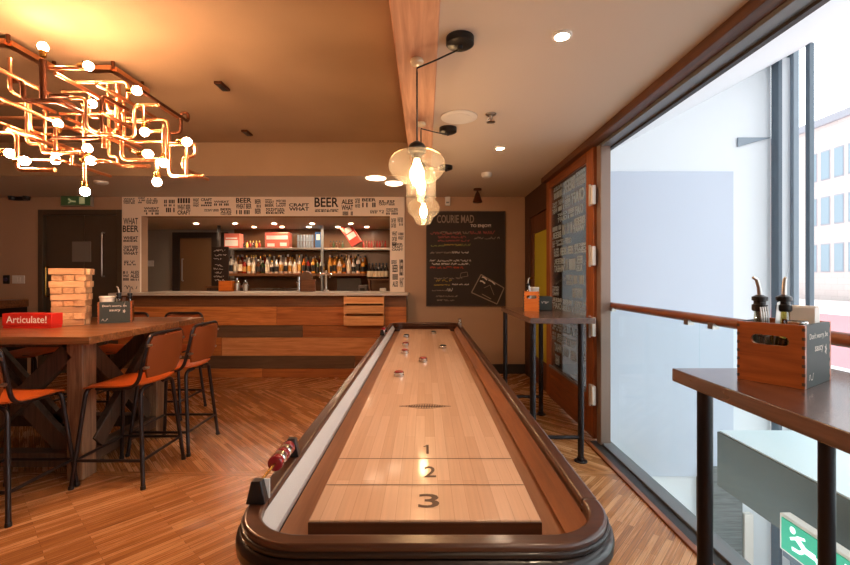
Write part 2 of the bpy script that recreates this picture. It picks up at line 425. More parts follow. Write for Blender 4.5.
def word_block(pl, mb, a0, a1, b0, b1, rnd, rows=None):
    """a typographic block: rows of condensed capitals stretched to the block"""
    W = ['BEER', 'WHEAT', 'CRAFT', 'WHAT', 'BEER', 'ALES', 'CRAFT BEER', 'WHEAT BEER']
    k = rows or rnd.choice((2, 3, 3)); hs = [rnd.uniform(.6, 1.5) for _ in range(k)]; t = sum(hs); b = b1
    for h in hs:
        hh = (b1 - b0) * h / t; b -= hh
        if rnd.random() < .28:
            n = rnd.randint(5, 10)
            for i in range(n):
                if rnd.random() < .75: pl.rect(mb, a0 + (a1 - a0) * (i + .1) / n, a0 + (a1 - a0) * (i + .8) / n, b + hh * .12, b + hh * .84)
        else: pl.text(mb, rnd.choice(W), a0, b + hh * .06, a1 - a0, hh * .86, .03)

# ------------------------------------------------------------------ camera, world
cam = bpy.data.cameras.new('camera'); co = bpy.data.objects.new('camera', cam); COL.objects.link(co)
cam.sensor_width = 36; cam.lens = F / 850 * 36; cam.shift_y = (HY - 282.5) / 850; cam.clip_start = .05; cam.clip_end = 300
co.location = (0, 0, CH); co.rotation_euler = (PI / 2, 0, 0); SC.camera = co
SKY = 2.9
w = bpy.data.worlds.new('sky'); SC.world = w; w.use_nodes = True
bg = w.node_tree.nodes['Background']; bg.inputs[0].default_value = (.93, .97, 1, 1)
_t = w.node_tree.nodes.new('ShaderNodeTexCoord'); _d = w.node_tree.nodes.new('ShaderNodeVectorMath'); _d.operation = 'DOT_PRODUCT'
_d.inputs[1].default_value = (.80, -.30, .52)                 # the thin bright part of the overcast sky
_r = w.node_tree.nodes.new('ShaderNodeMapRange'); _r.interpolation_type = 'SMOOTHSTEP'
for _i, _v in ((1, -.25), (2, .75), (3, 1.5), (4, SKY)): _r.inputs[_i].default_value = _v
w.node_tree.links.new(_t.outputs['Generated'], _d.inputs[0]); w.node_tree.links.new(_d.outputs['Value'], _r.inputs[0]); w.node_tree.links.new(_r.outputs[0], bg.inputs[1])
SC.view_settings.view_transform = 'Standard'; SC.view_settings.look = 'None'; SC.view_settings.gamma = 1
SC.view_settings.use_curve_mapping = False; SC.view_settings.exposure = 0.38
SC.cycles.use_denoising = True; SC.cycles.max_bounces = 10; SC.cycles.transparent_max_bounces = 16
SC.cycles.sample_clamp_indirect = 6; SC.cycles.caustics_reflective = False; SC.cycles.caustics_refractive = False

# ------------------------------------------------------------------ setting
ZC, ZR = 2.40, 2.76            # lower ceiling, recess
YW = 5.85                      # bar wall
XW = 1.36                      # right side wall plane beyond the window
sbox('floor', (-6.3, 1.27, -3.2, 8.6, -.12, 0), M['floor'])
c = MB()
c.box(.06, 1.30, -3.2, 4.64, ZC, ZC + .4); c.box(-6.3, 1.45, 4.64, YW + .2, ZC, ZC + .4); c.box(-6.3, .06, -3.2, -2.0, ZC, ZC + .4)
c.box(-6.3, -5.2, -2.0, 4.64, ZC, ZC + .4)
struct(c.build('ceiling', M['ceiling']))
struct(MB().box(-5.2, .06, -2.0, 4.64, ZR, ZR + .06).box(-5.2, -.14, 4.632, 4.642, ZC, ZR).box(-5.2, -5.19, -2, 4.64, ZC, ZR).box(-5.2, -.14, -2.01, -2, ZC, ZR).build('ceiling_recess', M['recess']))
struct(MB().box(-.14, .06, -3.1, 4.66, ZC - .03, ZR).build('trim_1', M['beam'], bevel=.006))
sbox('wall_back', (-6.3, 1.3, -3.3, -3.2, 0, 2.8), M['taupe'])
sbox('wall_left', (-6.4, -6.3, -3.3, 8.6, 0, 2.8), M['taupe'])
# bar wall with its servery opening and the dark doorway
OX0, OX1, OZ1 = -3.86, -.46, 2.14
wf = MB(); wf.box(-6.3, -5.26, YW, YW + .14, 0, 2.8); wf.box(-5.26, -4.12, YW, YW + .14, 2.23, 2.8); wf.box(-4.12, OX0, YW, YW + .14, 0, 2.8)
wf.box(OX0, OX1, YW, YW + .14, 0, 1.07); wf.box(OX0, OX1, YW, YW + .14, OZ1, 2.8); wf.box(OX1, 1.5, YW, YW + .14, 0, 2.8)
struct(wf.build('wall_far', M['taupe']))
struct(MB().box(-.24, XW, YW - .02, YW, 0, .13).build('baseboard_far', M['skirting'], bevel=.004))
# servery room behind
struct(MB().box(-6.3, 1.5, 8.0, 8.1, 0, 2.4).build('wall_servery', M['greywall']))
struct(MB().box(-6.3, 1.5, YW + .14, 8.0, 2.2, 2.26).build('ceiling_servery', M['ceiling']))
struct(MB().box(.4, .5, YW + .14, 8.0, 0, 2.2).build('wall_servery_right', M['greywall']))

# dark door in the bar wall
d = sroot('door_1', (-4.69, YW + .06, 0))
MB().box(-.57, -.50, -.07, .04, 0, 2.23).box(.50, .57, -.07, .04, 0, 2.23).box(-.50, .50, -.07, .04, 2.16, 2.23).build('door_frame', M['darkdoor'], d, bevel=.004)
MB().box(-.50, .02, -.02, .03, 0, 2.16).build('door_leaf', M['darkdoor'], d, bevel=.004)
MB().box(.025, .50, -.02, .03, 0, 2.16).build('door_leaf', M['darkdoor'], d, bevel=.004)
MB().box(-.14, .12, -.03, -.02, 1.52, 1.80).build('vision_panel', plain('vision_glass', rgb(122, 116, 108), .2), d, bevel=.004)
MB().tube(fillet([(.30, -.02, 1.32), (.30, -.07, 1.32), (.30, -.07, 1.92), (.30, -.02, 1.92)], .02), .009).build('door_handle', M['steel'], d)
MB().tube(fillet([(-.46, -.02, 1.05), (-.46, -.07, 1.05), (-.46, -.07, 1.45), (-.46, -.02, 1.45)], .02), .009).build('door_handle', M['brass'], d)

# door inside the servery
d = sroot('door_2', (-4.05, 7.96, 0))
MB().box(-.60, -.48, -.05, .03, 0, 2.14).box(.12, .42, -.05, .03, 0, 2.14).box(-.48, .12, -.05, .03, 2.04, 2.14).build('door_frame', plain('black_brown_frame', rgb(52, 40, 34), .5), d)
MB().box(-.48, .12, -.01, .03, 0, 2.04).build('door_leaf', plain('tan_door', rgb(126, 92, 62), .5), d, bevel=.004)
MB().tube(fillet([(-.42, -.01, 1.25), (-.42, -.05, 1.25), (-.42, -.05, 1.65), (-.42, -.01, 1.65)], .02), .01).build('door_handle', M['steel'], d)

# right wall beyond the folding window: wooden side door with yellow panel
struct(MB().box(XW, XW + .12, 5.62, YW, 0, ZC).box(XW, XW + .12, 4.74, 5.62, 2.08, ZC).build('wall_right', plain('dark_lintel', rgb(74, 46, 28), .6)))
struct(MB().box(XW + .6, XW + .7, 4.7, YW + .1, 0, ZC).build('wall_lobby', M['taupe']))
d = sroot('door_3', (XW + .02, 4.75, 0))
MB().box(0, .05, 0, .12, 0, 2.08).box(0, .05, .72, .87, 0, 2.08).box(0, .05, .12, .72, 1.86, 2.08).box(0, .05, .12, .72, 0, .32).build('door_frame', M['doorwood'], d, bevel=.004)
MB().box(.015, .035, .12, .72, .32, 1.86).build('vision_panel', M['yellowpane'], d)
MB().tube(fillet([(0, .78, 1.0), (-.05, .78, 1.0), (-.05, .78, 1.3), (0, .78, 1.3)], .02), .01).build('door_handle', M['brass'], d)

# folded glazed leaf with white print, hinged to the window post
d = sroot('window_1', (XW, 3.42, 0))
Yl = 1.33; zt = 2.36
MB().box(-.02, .035, 0, .16, .02, zt).build('stile', M['framewood'], d, bevel=.005)
MB().box(-.02, .035, Yl - .13, Yl, .02, zt).build('stile', M['framewood'], d, bevel=.005)
MB().box(-.02, .035, .16, Yl - .13, zt - .10, zt).build('top_rail', M['framewoodY'], d, bevel=.005)
MB().box(-.02, .035, .16, Yl - .13, .02, .36).build('bottom_rail', M['framewoodY'], d, bevel=.005)
MB().box(-.028, -.018, .16, Yl - .13, .35, .375).build('glazing_bead', M['greymetal'], d)
pane = MB().box(.0, .012, .16, Yl - .13, .36, zt - .10).build('pane', M['darkglass'], d)
pl = Plane((-.001, .16, .36), (0, 1, 0), (0, 0, 1), 0); pl.n = Vector((-.0015, 0, 0))
mb = MB(); rnd = random.Random(5); b0 = .04
while b0 < 1.82:
    h = rnd.uniform(.06, .16); a0 = .04 + rnd.uniform(0, .1)
    while a0 < .96:
        ww = rnd.uniform(.14, .34)
        if rnd.random() < .85: word_block(pl, mb, a0, min(a0 + ww, 1.0), b0, b0 + h, rnd, rnd.choice((1, 2, 3)))
        a0 += ww + .03
    b0 += h + .015
mb.build('window_lettering', M['ink_wash'], pane)
for z in (.30, .84, 1.40, 1.88):
    h = MB().box(-.05, -.02, -.05, .03, z, z + .15).build('hinge', M['white'], d, bevel=.004)
    MB().cyl((-.055, -.01, z - .01), (-.055, -.01, z + .16), .009).build('hinge_pin', M['steel'], h)
struct(MB().box(1.36, 1.44, 3.33, 3.41, 0, 2.34).build('trim_2', plain('grey_brown_post', rgb(140, 120, 108), .5, metal=.2), bevel=.006))
struct(MB().box(1.40, 1.46, 4.62, 4.75, 0, 2.4).box(1.40, 1.46, 3.42, 4.62, 2.33, 2.6).build('wall_right_outer', M['trimwood']))
# header and floor track of the folding window
struct(MB().box(1.285, 1.365, -3.2, 4.76, 2.345, ZC + .3).build('trim_3', M['trimwood'], bevel=.004))
struct(MB().box(1.365, 1.45, -3.2, 3.42, 2.325, ZC + .3).build('trim_4', M['greymetal'], bevel=.003))
struct(MB().box(1.445, 1.475, -3.2, 3.42, 2.31, ZC + .3).build('trim_5', M['dkmetal']))
struct(MB().box(1.27, 1.305, -3.2, 3.42, -.12, .012).build('trim_6', M['framewoodY'], bevel=.003))
struct(MB().box(1.305, 1.37, -3.2, 3.42, -.12, .006).build('trim_7', M['dkmetal']))
struct(MB().box(1.37, 1.46, -3.2, 3.42, -.12, .02).build('trim_8', M['greymetal'], bevel=.004))
struct(MB().box(1.27, 1.46, 3.42, YW, -.12, .0).build('floor_lobby', M['floor']))

# glass balustrade with hardwood handrail
g = thing('balustrade', 'frameless clear glass balustrade with round hardwood handrail across the open window', 'balustrade', (1.47, 0, 0))
for a, b in ((2.26, 3.40), (1.02, 2.25), (-.3, 1.01), (-2.2, -.31)):
    MB().box(-.037, -.025, a, b, .02, 1.07).build('glass_panel', M['glass'], g)
MB().tube([(-.01, -2.6, 1.085), (-.01, 3.41, 1.085)], .026, 14).build('handrail', M['handrail'], g)
for y in (3.3, 2.35, 2.15, 1.1):
    MB().box(-.045, -.012, y - .02, y + .02, 1.045, 1.075).build('rail_clip', M['steel'], g)

# ------------------------------------------------------------------ atrium and street beyond
struct(MB().box(1.46, 3.70, 4.6, 4.75, -3, 4.2).build('wall_atrium', M['white_wall']))
struct(MB().box(1.46, 3.28, 4.57, 4.6, -.81, P(0, 172, 4.6).z).build('wall_atrium_panel', M['blue_wall'], bevel=.003))
zA = lambda x: 2.37 + .534 * (x - 1.45)
struct(MB().add([(1.45, -3.2, zA(1.45)), (4.0, -3.2, zA(4.0)), (4.0, 4.75, zA(4.0)), (1.45, 4.75, zA(1.45)), (1.45, -3.2, zA(1.45) + .15), (4.0, -3.2, zA(4.0) + .15), (4.0, 4.75, zA(4.0) + .15), (1.45, 4.75, zA(1.45) + .15)],
       [(0, 1, 2, 3), (7, 6, 5, 4), (0, 4, 5, 1), (1, 5, 6, 2), (2, 6, 7, 3), (3, 7, 4, 0)]).build('ceiling_atrium', M['white_wall']))
# little triangular soffit in the corner of the atrium wall
t0 = P(737, 138, 4.6); t1 = P(770, 138, 4.6); t2 = P(737, 147, 4.6)
struct(MB().add([(t0.x, 4.58, t0.z), (t1.x, 4.58, t1.z), (t2.x, 4.58, t2.z), (t0.x, 4.61, t0.z), (t1.x, 4.61, t1.z), (t2.x, 4.61, t2.z)], [(0, 1, 2), (5, 4, 3), (0, 3, 4, 1), (1, 4, 5, 2), (2, 5, 3, 0)]).build('trim_9', M['mullion']))
struct(MB().box(3.70, 3.74, 4.50, 4.6, -3, 3.62).build('trim_10', M['mullion_dark'], bevel=.004))
struct(MB().box(3.74, 3.84, 4.52, 4.6, -3, 3.62).build('trim_11', M['white_wall'], bevel=.004))
struct(MB().box(3.84, 3.90, 4.48, 4.6, -3, 3.68).build('trim_12', M['mullion'], bevel=.004))
k = 13
for y in (4.33, 2.9, 1.4, -.2, -1.8):
    struct(MB().box(3.85, 3.90, y - .025, y + .025, -3, 3.66).build('trim_%d' % k, M['mullion_dark'], bevel=.004)); k += 1
ys = [4.48, 4.355, 4.305, 2.925, 2.875, 1.425, 1.375, -.175, -.225, -1.775]
for i in range(0, len(ys) - 1, 2):
    struct(MB().box(3.87, 3.88, ys[i + 1], ys[i], -3, 3.66).build('window_%d' % (2 + i // 2), M['glass_ext']))
struct(MB().box(1.46, 3.9, -3.4, -3.3, -3, 4).build('wall_atrium_back', M['white_wall']))
struct(MB().box(1.46, 3.9, -3.3, 4.75, -3.1, -3).build('floor_atrium', M['white_wall']))
struct(MB().box(1.46, 2.16, 3.3, 4.58, -.95, -.81).build('floor_ledge', M['ledge']))
# lower wall below the bridge slab
struct(MB().box(2.9, 3.36, 4.55, 4.6, -2.6, -.70).build('wall_cladding', M['slate']))
struct(MB().box(3.38, 3.47, 4.54, 4.6, -1.75, -1.20).box(3.38, 3.47, 4.54, 4.6, -2.4, -1.8).build('window_9', M['white'], bevel=.003))
struct(MB().box(2.2, 3.84, -2.5, 3.24, -.26, .145).build('floor_bridge', M['slab'], bevel=.004))
struct(MB().box(2.21, 3.84, -2.5, 3.23, .145, .156).build('floor_bridge_top', M['slabtop']))

# hanging emergency exit sign on the bridge
ex = thing('exit_sign', 'illuminated green running man exit sign below the window sill', 'sign', (2.0, 2.12, -.10))
MB().box(-.03, .03, -.27, .27, -.10, .10).build('housing', M['white'], ex, bevel=.006)
MB().box(-.036, -.029, -.25, .25, -.085, .085).build('sign_face', M['exitgreen'], ex)
pl = Plane((-.036, .25, -.085), (0, -1, 0), (0, 0, 1), .002)
mb = MB()
pl.line(mb, [(.10, .11), (.15, .075), (.21, .075)], .030); pl.line(mb, [(.15, .075), (.12, .045), (.07, .04)], .018)
pl.line(mb, [(.21, .075), (.235, .035), (.28, .03)], .018); pl.line(mb, [(.10, .11), (.06, .085)], .014); pl.line(mb, [(.10, .115), (.15, .13)], .014)
mb.add([pl.at(.075 + .018 * math.cos(a * PI / 6), .138 + .018 * math.sin(a * PI / 6)) for a in range(12)], [tuple(range(12))])
pl.rect(mb, .36, .46, .02, .15)
mb.build('pictogram', M['exitwhite'], ex)
MB().box(-.02, .02, -.26, .26, -.135, -.10).box(.0, .2, -.02, .02, -.13, -.11).build('bracket', M['mullion_dark'], ex)

# office building across the street
B = thing('office_building', 'pale pink stone office building with rows of windows across the street', 'building', (40, 43, -4.7))
MB().box(0, 12, -24, 12, 0, 21.3).build('wall', M['stone'], B)
MB().box(-.3, 12.3, -24.3, 12.3, 21.3, 22.0).build('roof', M['roofgrey'], B)
for py0, py1 in ((152, 179), (198, 224), (245, 271)):
    for kk in range(9):
        y = 1.35 - kk * 1.41
        z1, z0 = CH - (py0 - HY) * .1 + 4.7, CH - (py1 - HY) * .1 + 4.7
        f = MB().box(-.04, .02, y - .5, y + .5, z0 - .12, z1 + .12).build('window_frame', M['roofgrey'], B)
        MB().box(-.07, -.03, y - .42, y + .42, z0, z1).build('pane', M['winpane'], f)
struct(MB().box(3.95, 140, -60, 140, -4.8, -4.7).build('ground_street', M['paving']))
struct(MB().box(10, 24, 8, 34, -1.2, -.85).build('ground_terrace', M['redground']))
struct(MB().box(24, 39, -20, 60, -1.2, -.85).box(4.2, 10, -20, 60, -1.2, -.85).box(10, 24, -20, 8, -1.2, -.85).box(10, 24, 34, 60, -1.2, -.85).build('ground_terrace_far', M['paving']))

# ------------------------------------------------------------------ bar
bar = thing('bar_counter', 'long bar counter front clad in reclaimed mixed wood planks', 'bar counter', (-2.1, 5.6, 0))
BX0, BX1 = -4.02, -.22
ct = MB().box(BX0, BX1, 5.45, 5.818, 1.0755, 1.108).box(OX0 + .01, OX1 - .01, 5.818, 6.35, 1.0755, 1.108).build('bar_countertop', M['countertop'], bevel=.006)
tag(ct, 'pale stone worktop running along the top of the plank bar', 'countertop')
MB().box(BX0 + .02, BX1 - .02, 5.633, 5.84, 0, 1.075).build('carcass', M['cab'], bar, True)
def zrow(py): return CH - (py - HY) * 5.6 / F
rows = [(293.5, 306.6, [(0, 1, 3)]), (306.6, 325.4, [(0, .55, 0), (.55, 1, 4)]), (325.4, 337.5, [(0, .64, 1), (.64, 1, 4)]),
        (337.5, 356, [(0, .36, 4), (.36, 1, 2)]), (356, 368.6, [(0, .82, 1), (.82, 1, 3)]), (368.6, 377.8, [(0, .5, 0), (.5, 1, 4)])]
for t, b, segs in rows:
    for s0, s1, mi in segs:
        MB().box(BX0 + .02 + (BX1 - BX0 - .04) * s0 + .002, BX0 + .02 + (BX1 - BX0 - .04) * s1 - .002, 5.6 if mi != 3 or t > 300 else 5.61, 5.632, max(0, zrow(b)) + .002, min(1.075, zrow(t)) - .002).build('plank', PL[mi], bar, True, bevel=.002)

# crate hung on the bar front
cr = thing('slatted_crate', 'slatted orange wooden crate fixed to the right end of the bar front', 'crate', (-.79, 5.53, .69))
x0, x1 = P(344, 0, 5.5).x + .79, P(384, 0, 5.5).x + .79
for a, b in ((296.8, 303.6), (305.5, 313.5), (316, 325)):
    MB().box(x0, x1, -.06, -.045, CH - (b - HY) * 5.5 / F - .69, CH - (a - HY) * 5.5 / F - .69).build('slat', M['crate'], cr, bevel=.002)
MB().box(x0, x0 + .015, -.045, .065, 0, .38).build('side', M['crate'], cr); MB().box(x1 - .015, x1, -.045, .065, 0, .38).build('side', M['crate'], cr)
MB().box(x0, x1, -.045, .065, 0, .015).build('bottom', M['crate'], cr)

# printed mural boards around the servery
mu = thing('mural_surround', 'cream board surround printed with black beer lettering around the bar opening', 'mural', (-2.16, 5.8, 1.109))
MX0, MX1 = P(122, 0, 5.82).x, P(404.5, 0, 5.82).x
IX0, IX1 = P(140, 0, 5.82).x, P(390, 0, 5.82).x
top = MB().box(MX0, MX1, 5.82, YW - .001, OZ1, ZC - .002).build('top_board', M['cream'], mu, True)
lef = MB().box(MX0, IX0, 5.82, YW - .001, 1.109, OZ1 - .001).build('side_board', M['cream'], mu, True)
rig = MB().box(IX1, MX1, 5.82, YW - .001, 1.109, OZ1 - .001).build('side_board', M['cream'], mu, True)
lp = -root_loc(mu)
def wpl(x, z): return Plane(Vector((x, 5.82, z)) + lp, (1, 0, 0), (0, 0, 1), .0015)
pz = lambda py: CH - (py - HY) * 5.82 / F
pxx = lambda px: (px - CX) * 5.82 / F
rnd = random.Random(11)
mb = MB(); pl = wpl(0, 0)
for a, b, t, q in ((123.5, 135, 198, 204), (138, 145, 197, 203.5), (146, 158, 198, 204), (144, 159, 207, 215), (164, 175, 199, 213), (177.5, 190.5, 197, 215), (193, 199, 198, 207),
                   (201, 212, 198, 206.5), (214, 229, 200.5, 206), (204, 219, 209, 211.5), (220.5, 231.5, 208, 215), (236, 251.5, 197.5, 215), (255, 261, 199, 214), (265, 274, 199, 207), (266, 285, 208, 214),
                   (276, 286, 199.5, 207), (289, 309, 203, 211), (315, 339, 209, 212), (341.5, 353, 199, 216), (355, 360, 198, 208), (362, 376, 198, 208), (379, 395, 200, 205.5), (370, 384, 210, 213.5), (386, 398, 208, 215)):
    word_block(pl, mb, pxx(a), pxx(b), pz(q), pz(t), rnd)
pl.text(mb, 'BEER', pxx(314.5), pz(207), pxx(338.5) - pxx(314.5), pz(197.5) - pz(207), .02)
mb.build('lettering', M['ink'], top)
mb = MB()
pl.text(mb, 'WHAT', pxx(123.5), pz(224.5), pxx(138) - pxx(123.5), pz(218) - pz(224.5), .012)
pl.text(mb, 'BEER', pxx(122.8), pz(232), pxx(138.6) - pxx(122.8), pz(225.5) - pz(232), .02)
for a, b, t, q in ((123.5, 138, 236, 242), (123.5, 138, 245.5, 255), (124, 136, 260.5, 265.5), (123, 129, 270.5, 281), (130.5, 139, 270.5, 281)):
    word_block(pl, mb, pxx(a), pxx(b), pz(q), pz(t), rnd)
pl.scribble(mb, pxx(124.5), pz(289.5), .17, .05, rnd, .008)
mb.build('lettering', M['ink'], lef)
mb = MB()
for a, b, t, q in ((391, 396, 218, 228), (397.5, 403, 217, 226), (392, 397, 231, 246), (398, 403.5, 232, 240), (392, 403, 243, 251), (391.5, 397, 260, 264), (392.5, 398, 264, 287), (399.5, 403.5, 258, 288)):
    word_block(pl, mb, pxx(a), pxx(b), pz(q), pz(t), rnd)
mb.build('lettering', M['ink'], rig)

# servery ceiling downlights
n = 0
ORD = ['first', 'second', 'third', 'fourth', 'fifth', 'sixth', 'seventh', 'eighth', 'ninth', 'tenth', 'eleventh', 'twelfth', 'thirteenth', 'fourteenth', 'fifteenth', 'sixteenth', 'seventeenth', 'eighteenth', 'nineteenth', 'twentieth', 'twenty first', 'twenty second', 'twenty third', 'twenty fourth', 'twenty fifth']
def downlight(x, y, z, label, mat, group, r=.04):
    t = thing('downlight', label, 'ceiling light', (x, y, z), 0, group)
    MB().lathe([(r, -.001), (r * 1.45, -.001), (r * 1.5, -.008), (r * 1.05, -.012), (r, -.004)], 24, capb=False, capt=False).build('trim_ring', M['white'], t)
    MB().lathe([(.001, -.006), (r, -.006), (r, -.002), (.001, -.002)], 20, capb=False, capt=False).build('lens', mat, t)
    return t
for i, px in enumerate((196, 235, 274, 312, 351)):
    v = P(px, 222, 1); Y = (2.2 - CH) * F / (HY - 223); downlight((px - CX) * Y / F, Y, 2.2, 'front row downlight above the bar interior, %s from the left' % ORD[i], M['barlight'], 'downlights inside the bar', .035)
for i, px in enumerate((254, 282, 309, 338, 367)):
    Y = (2.2 - CH) * F / (HY - 226.5); downlight((px - CX) * Y / F, Y, 2.2, 'rear row downlight above the bottle shelves, %s from the left' % ORD[i], M['barlight'], 'downlights inside the bar', .035)

# back bar shelving
YB = 7.62
bx = lambda px, Y=YB: (px - CX) * Y / F
bzz = lambda py, Y=YB: CH - (py - HY) * Y / F
SX0, SX1 = bx(226), .38
zs1, zs2, zs3 = bzz(248.5), bzz(273.5), bzz(286)
sh = thing('bar_shelf', 'upper steel edged shelf behind the bar carrying boxes and tumblers', 'shelf', (-1.6, 7.7, zs1))
MB().box(SX0, SX1, 7.43, 7.94, zs1 - .018, zs1).build('shelf_board', M['steel'], sh, True, bevel=.002)
MB().box(SX0, SX1, 7.41, 7.43, zs1 - .035, zs1).build('front_lip', M['steel'], sh, True, bevel=.002)
sh = thing('bar_shelf', 'lower wooden shelf behind the bar carrying the spirit bottles', 'shelf', (-1.6, 7.7, zs2))
MB().box(SX0, bx(366), 7.43, 7.94, zs2 - .04, zs2).build('shelf_board', PL[4], sh, True, bevel=.003)
MB().box(SX0, bx(366), 7.415, 7.43, zs2 - .045, zs2 + .0).build('front_lip', PL[3], sh, True, bevel=.002)
bb = thing('back_counter', 'low dark back counter with wooden top beneath the bottle shelves', 'counter', (-2, 7.75, 0))
MB().box(SX0, SX1, 7.30, 7.94, .92, .96).build('countertop', PL[3], bb, True, bevel=.003)
MB().box(SX0, SX1, 7.34, 7.94, 0, .92).build('base_cabinet', M['dark_beam'], bb, True)
struct(MB().box(SX0, SX1, 7.95, 7.999, .96, 2.2).build('wall_back_panel', plain('brown_mirror_back', rgb(116, 82, 56), .25)))
for px, nm in ((225.5, 'trim_21'), (325.5, 'trim_22')):
    struct(MB().box(bx(px) - .02, bx(px) + .02, 7.36, 7.40, .96, 2.2).build(nm, M['greymetal'] if px > 300 else M['skirting']))

# bottles
def bottle_profile(kind):
    H = {'tall': .31, 'square': .25, 'wine': .30, 'flask': .23}[kind]; r = {'tall': .034, 'square': .037, 'wine': .034, 'flask': .037}[kind]
    return H, r
GL = {'amber': plain('amber_spirit', rgb(206, 116, 40), .1, spec=.8), 'clear': plain('clear_spirit', rgb(224, 212, 196), .08, spec=.8), 'green': plain('green_bottle', rgb(58, 72, 40), .1, spec=.8),
      'brown': plain('brown_bottle', rgb(94, 50, 26), .1, spec=.8), 'red': plain('red_liqueur', rgb(150, 40, 30), .1, spec=.8), 'dark': plain('dark_wine_glass', rgb(36, 30, 30), .1, spec=.8), 'gold': plain('golden_spirit', rgb(232, 164, 74), .1, spec=.8)}
LAB = [plain('cream_label', rgb(236, 220, 190), .6), plain('gold_label', rgb(204, 150, 70), .5), plain('black_label', rgb(36, 32, 30), .5), plain('red_label', rgb(172, 46, 36), .5)]
CAPM = [M['black'], M['brass'], M['white'], M['deepred']]
proto = {}
def bottle(kind, colr, li, ci, x, y, z, label, group, sc=1):
    key = (kind, colr, li, ci)
    H, r = bottle_profile(kind)
    if key not in proto:
        t = thing('bottle', label, 'bottle', (x, y, z), 0, group)
        n = 4 if kind == 'square' else 14
        sh = .60 * H
        mb = MB(); mb.lathe([(r * .9, 0), (r, .006), (r, sh), (r * .85, sh + .02), (.016, sh + .055), (.0135, H - .02), (.0135, H - .012)], 14)
        mb.build('glass_body', GL[colr], t)
        MB().lathe([(r + .0012, sh * .22), (r + .0012, sh * .82)], 14, capb=False, capt=False).build('paper_label', LAB[li], t)
        MB().lathe([(.0155, H - .035), (.0155, H), (.001, H)], 10).build('cap', CAPM[ci], t)
        proto[key] = t
    else:
        t = copy_tree(proto[key]); t.location = (x, y, z); tag(t, label, 'bottle', group)
    t.scale = (sc, sc, sc); t.rotation_euler.z = rnd.uniform(0, 6)
    return t
rnd = random.Random(3)
cols = ['amber', 'gold', 'clear', 'clear', 'brown', 'clear', 'green', 'gold', 'red', 'clear', 'clear', 'gold']
COLN = {'amber': 'amber', 'gold': 'golden', 'clear': 'clear', 'brown': 'brown', 'green': 'green', 'red': 'red'}
pxs = [231 + i * 4.55 for i in range(28)]
pxs = [p for p in pxs if not 322.5 < p < 328.5]
left = [p for p in pxs if p < 325]; right = [p for p in [330 + i * 4.7 for i in range(8)]]
for grp, side in ((left, 'left half'), (right, 'right half')):
    for i, p in enumerate(grp):
        colr = rnd.choice(cols); kind = rnd.choice(('tall', 'tall', 'square', 'flask', 'wine'))
        y = YB - .02 + (.02 if i % 2 else -.02)
        bottle(kind, colr, rnd.randint(0, 2), rnd.randint(0, 2), bx(p, y), y, zs2,
               '%s %s bottle, %s from the left, front row, %s of the lower shelf' % (COLN[colr], {'tall': 'tall', 'square': 'stout', 'flask': 'short', 'wine': 'slim'}[kind], ORD[i], side),
               'spirit bottles on the lower shelf', rnd.uniform(.93, 1.1))
for grp, side in (([p + 2.3 for p in left[:-1]], 'left half'), ([p + 2.2 for p in right], 'right half')):
    for i, p in enumerate(grp):
        colr = rnd.choice(cols); y = YB + .17 + (.018 if i % 2 else -.018)
        bottle('tall', colr, rnd.randint(0, 2), rnd.randint(0, 2), bx(p, y), y, zs2,
               '%s bottle, %s from the left, rear row, %s of the lower shelf' % (COLN[colr], ORD[i], side), 'back row bottles on the lower shelf', rnd.uniform(1.0, 1.12))
for i in range(6):
    y = 7.45; p = 369 + i * 3.5
    bottle('wine', 'dark', 0, 0, bx(p, y), y, bzz(279, y) + .001, 'dark wine bottle, %s of the row beside the till' % ORD[i], 'wine bottles beside the till', .92)
# wine bottle rack shelf
rk = thing('bottle_riser', 'low wooden riser under the dark wine bottles beside the till', 'riser', (bx(378, 7.5), 7.5, .96))
MB().box(-.15, .22, -.10, .06, bzz(279, 7.45) - .96 - .02, bzz(279, 7.45) - .96).build('board', PL[3], rk)
MB().box(-.15, -.13, -.10, .06, 0, bzz(279, 7.45) - .98).box(.2, .22, -.10, .06, 0, bzz(279, 7.45) - .98).build('leg', PL[3], rk)

# boxes, glasses and small bottles on the upper shelf
def carton(px0, px1, py0, name, label, mat, stripes, d=.16, tilt=0):
    z0 = zs1; z1 = bzz(py0); x0, x1 = bx(px0), bx(px1)
    t = thing(name, label, 'box', ((x0 + x1) / 2, 7.6, z0)); w2 = (x1 - x0) / 2; h = z1 - z0
    MB().box(-w2, w2, -d / 2, d / 2, 0, h).build('carton', mat, t, bevel=.003)
    mb = MB(); pl = Plane((-w2, -d / 2, 0), (1, 0, 0), (0, 0, 1), .0015)
    for a, b, q, e in stripes: pl.rect(mb, a * 2 * w2, b * 2 * w2, q * h, e * h)
    mb.build('print', M['whiteprint'], t)
    return t
carton(226.8, 242, 234, 'gift_box', 'pink gift box at the left end of the upper bar shelf', plain('pink_card', rgb(232, 120, 100), .5), [(.05, .9, .15, .55), (.1, .85, .62, .72)])
carton(267, 291, 233, 'gift_box', 'wide pink and red display box in the middle of the upper bar shelf', plain('salmon_card', rgb(222, 112, 92), .5), [(.06, .94, .55, .8), (.1, .4, .1, .3), (.62, .9, .12, .35)])
carton(316.5, 322.5, 232.5, 'gift_box', 'narrow blue carton beside the shelf upright on the upper bar shelf', plain('blue_card', rgb(60, 110, 170), .5), [(.2, .8, .5, .85)])
lean = carton(346, 357, 226, 'gift_box', 'tall red box leaning sideways on the upper bar shelf', plain('red_card', rgb(212, 74, 56), .5), [(.12, .88, .3, .55), (.2, .8, .6, .85)], .1)
lean.rotation_euler = (0, math.radians(-32), 0); lean.location.z = zs1 + .075; lean.location.x += .1
gp = None
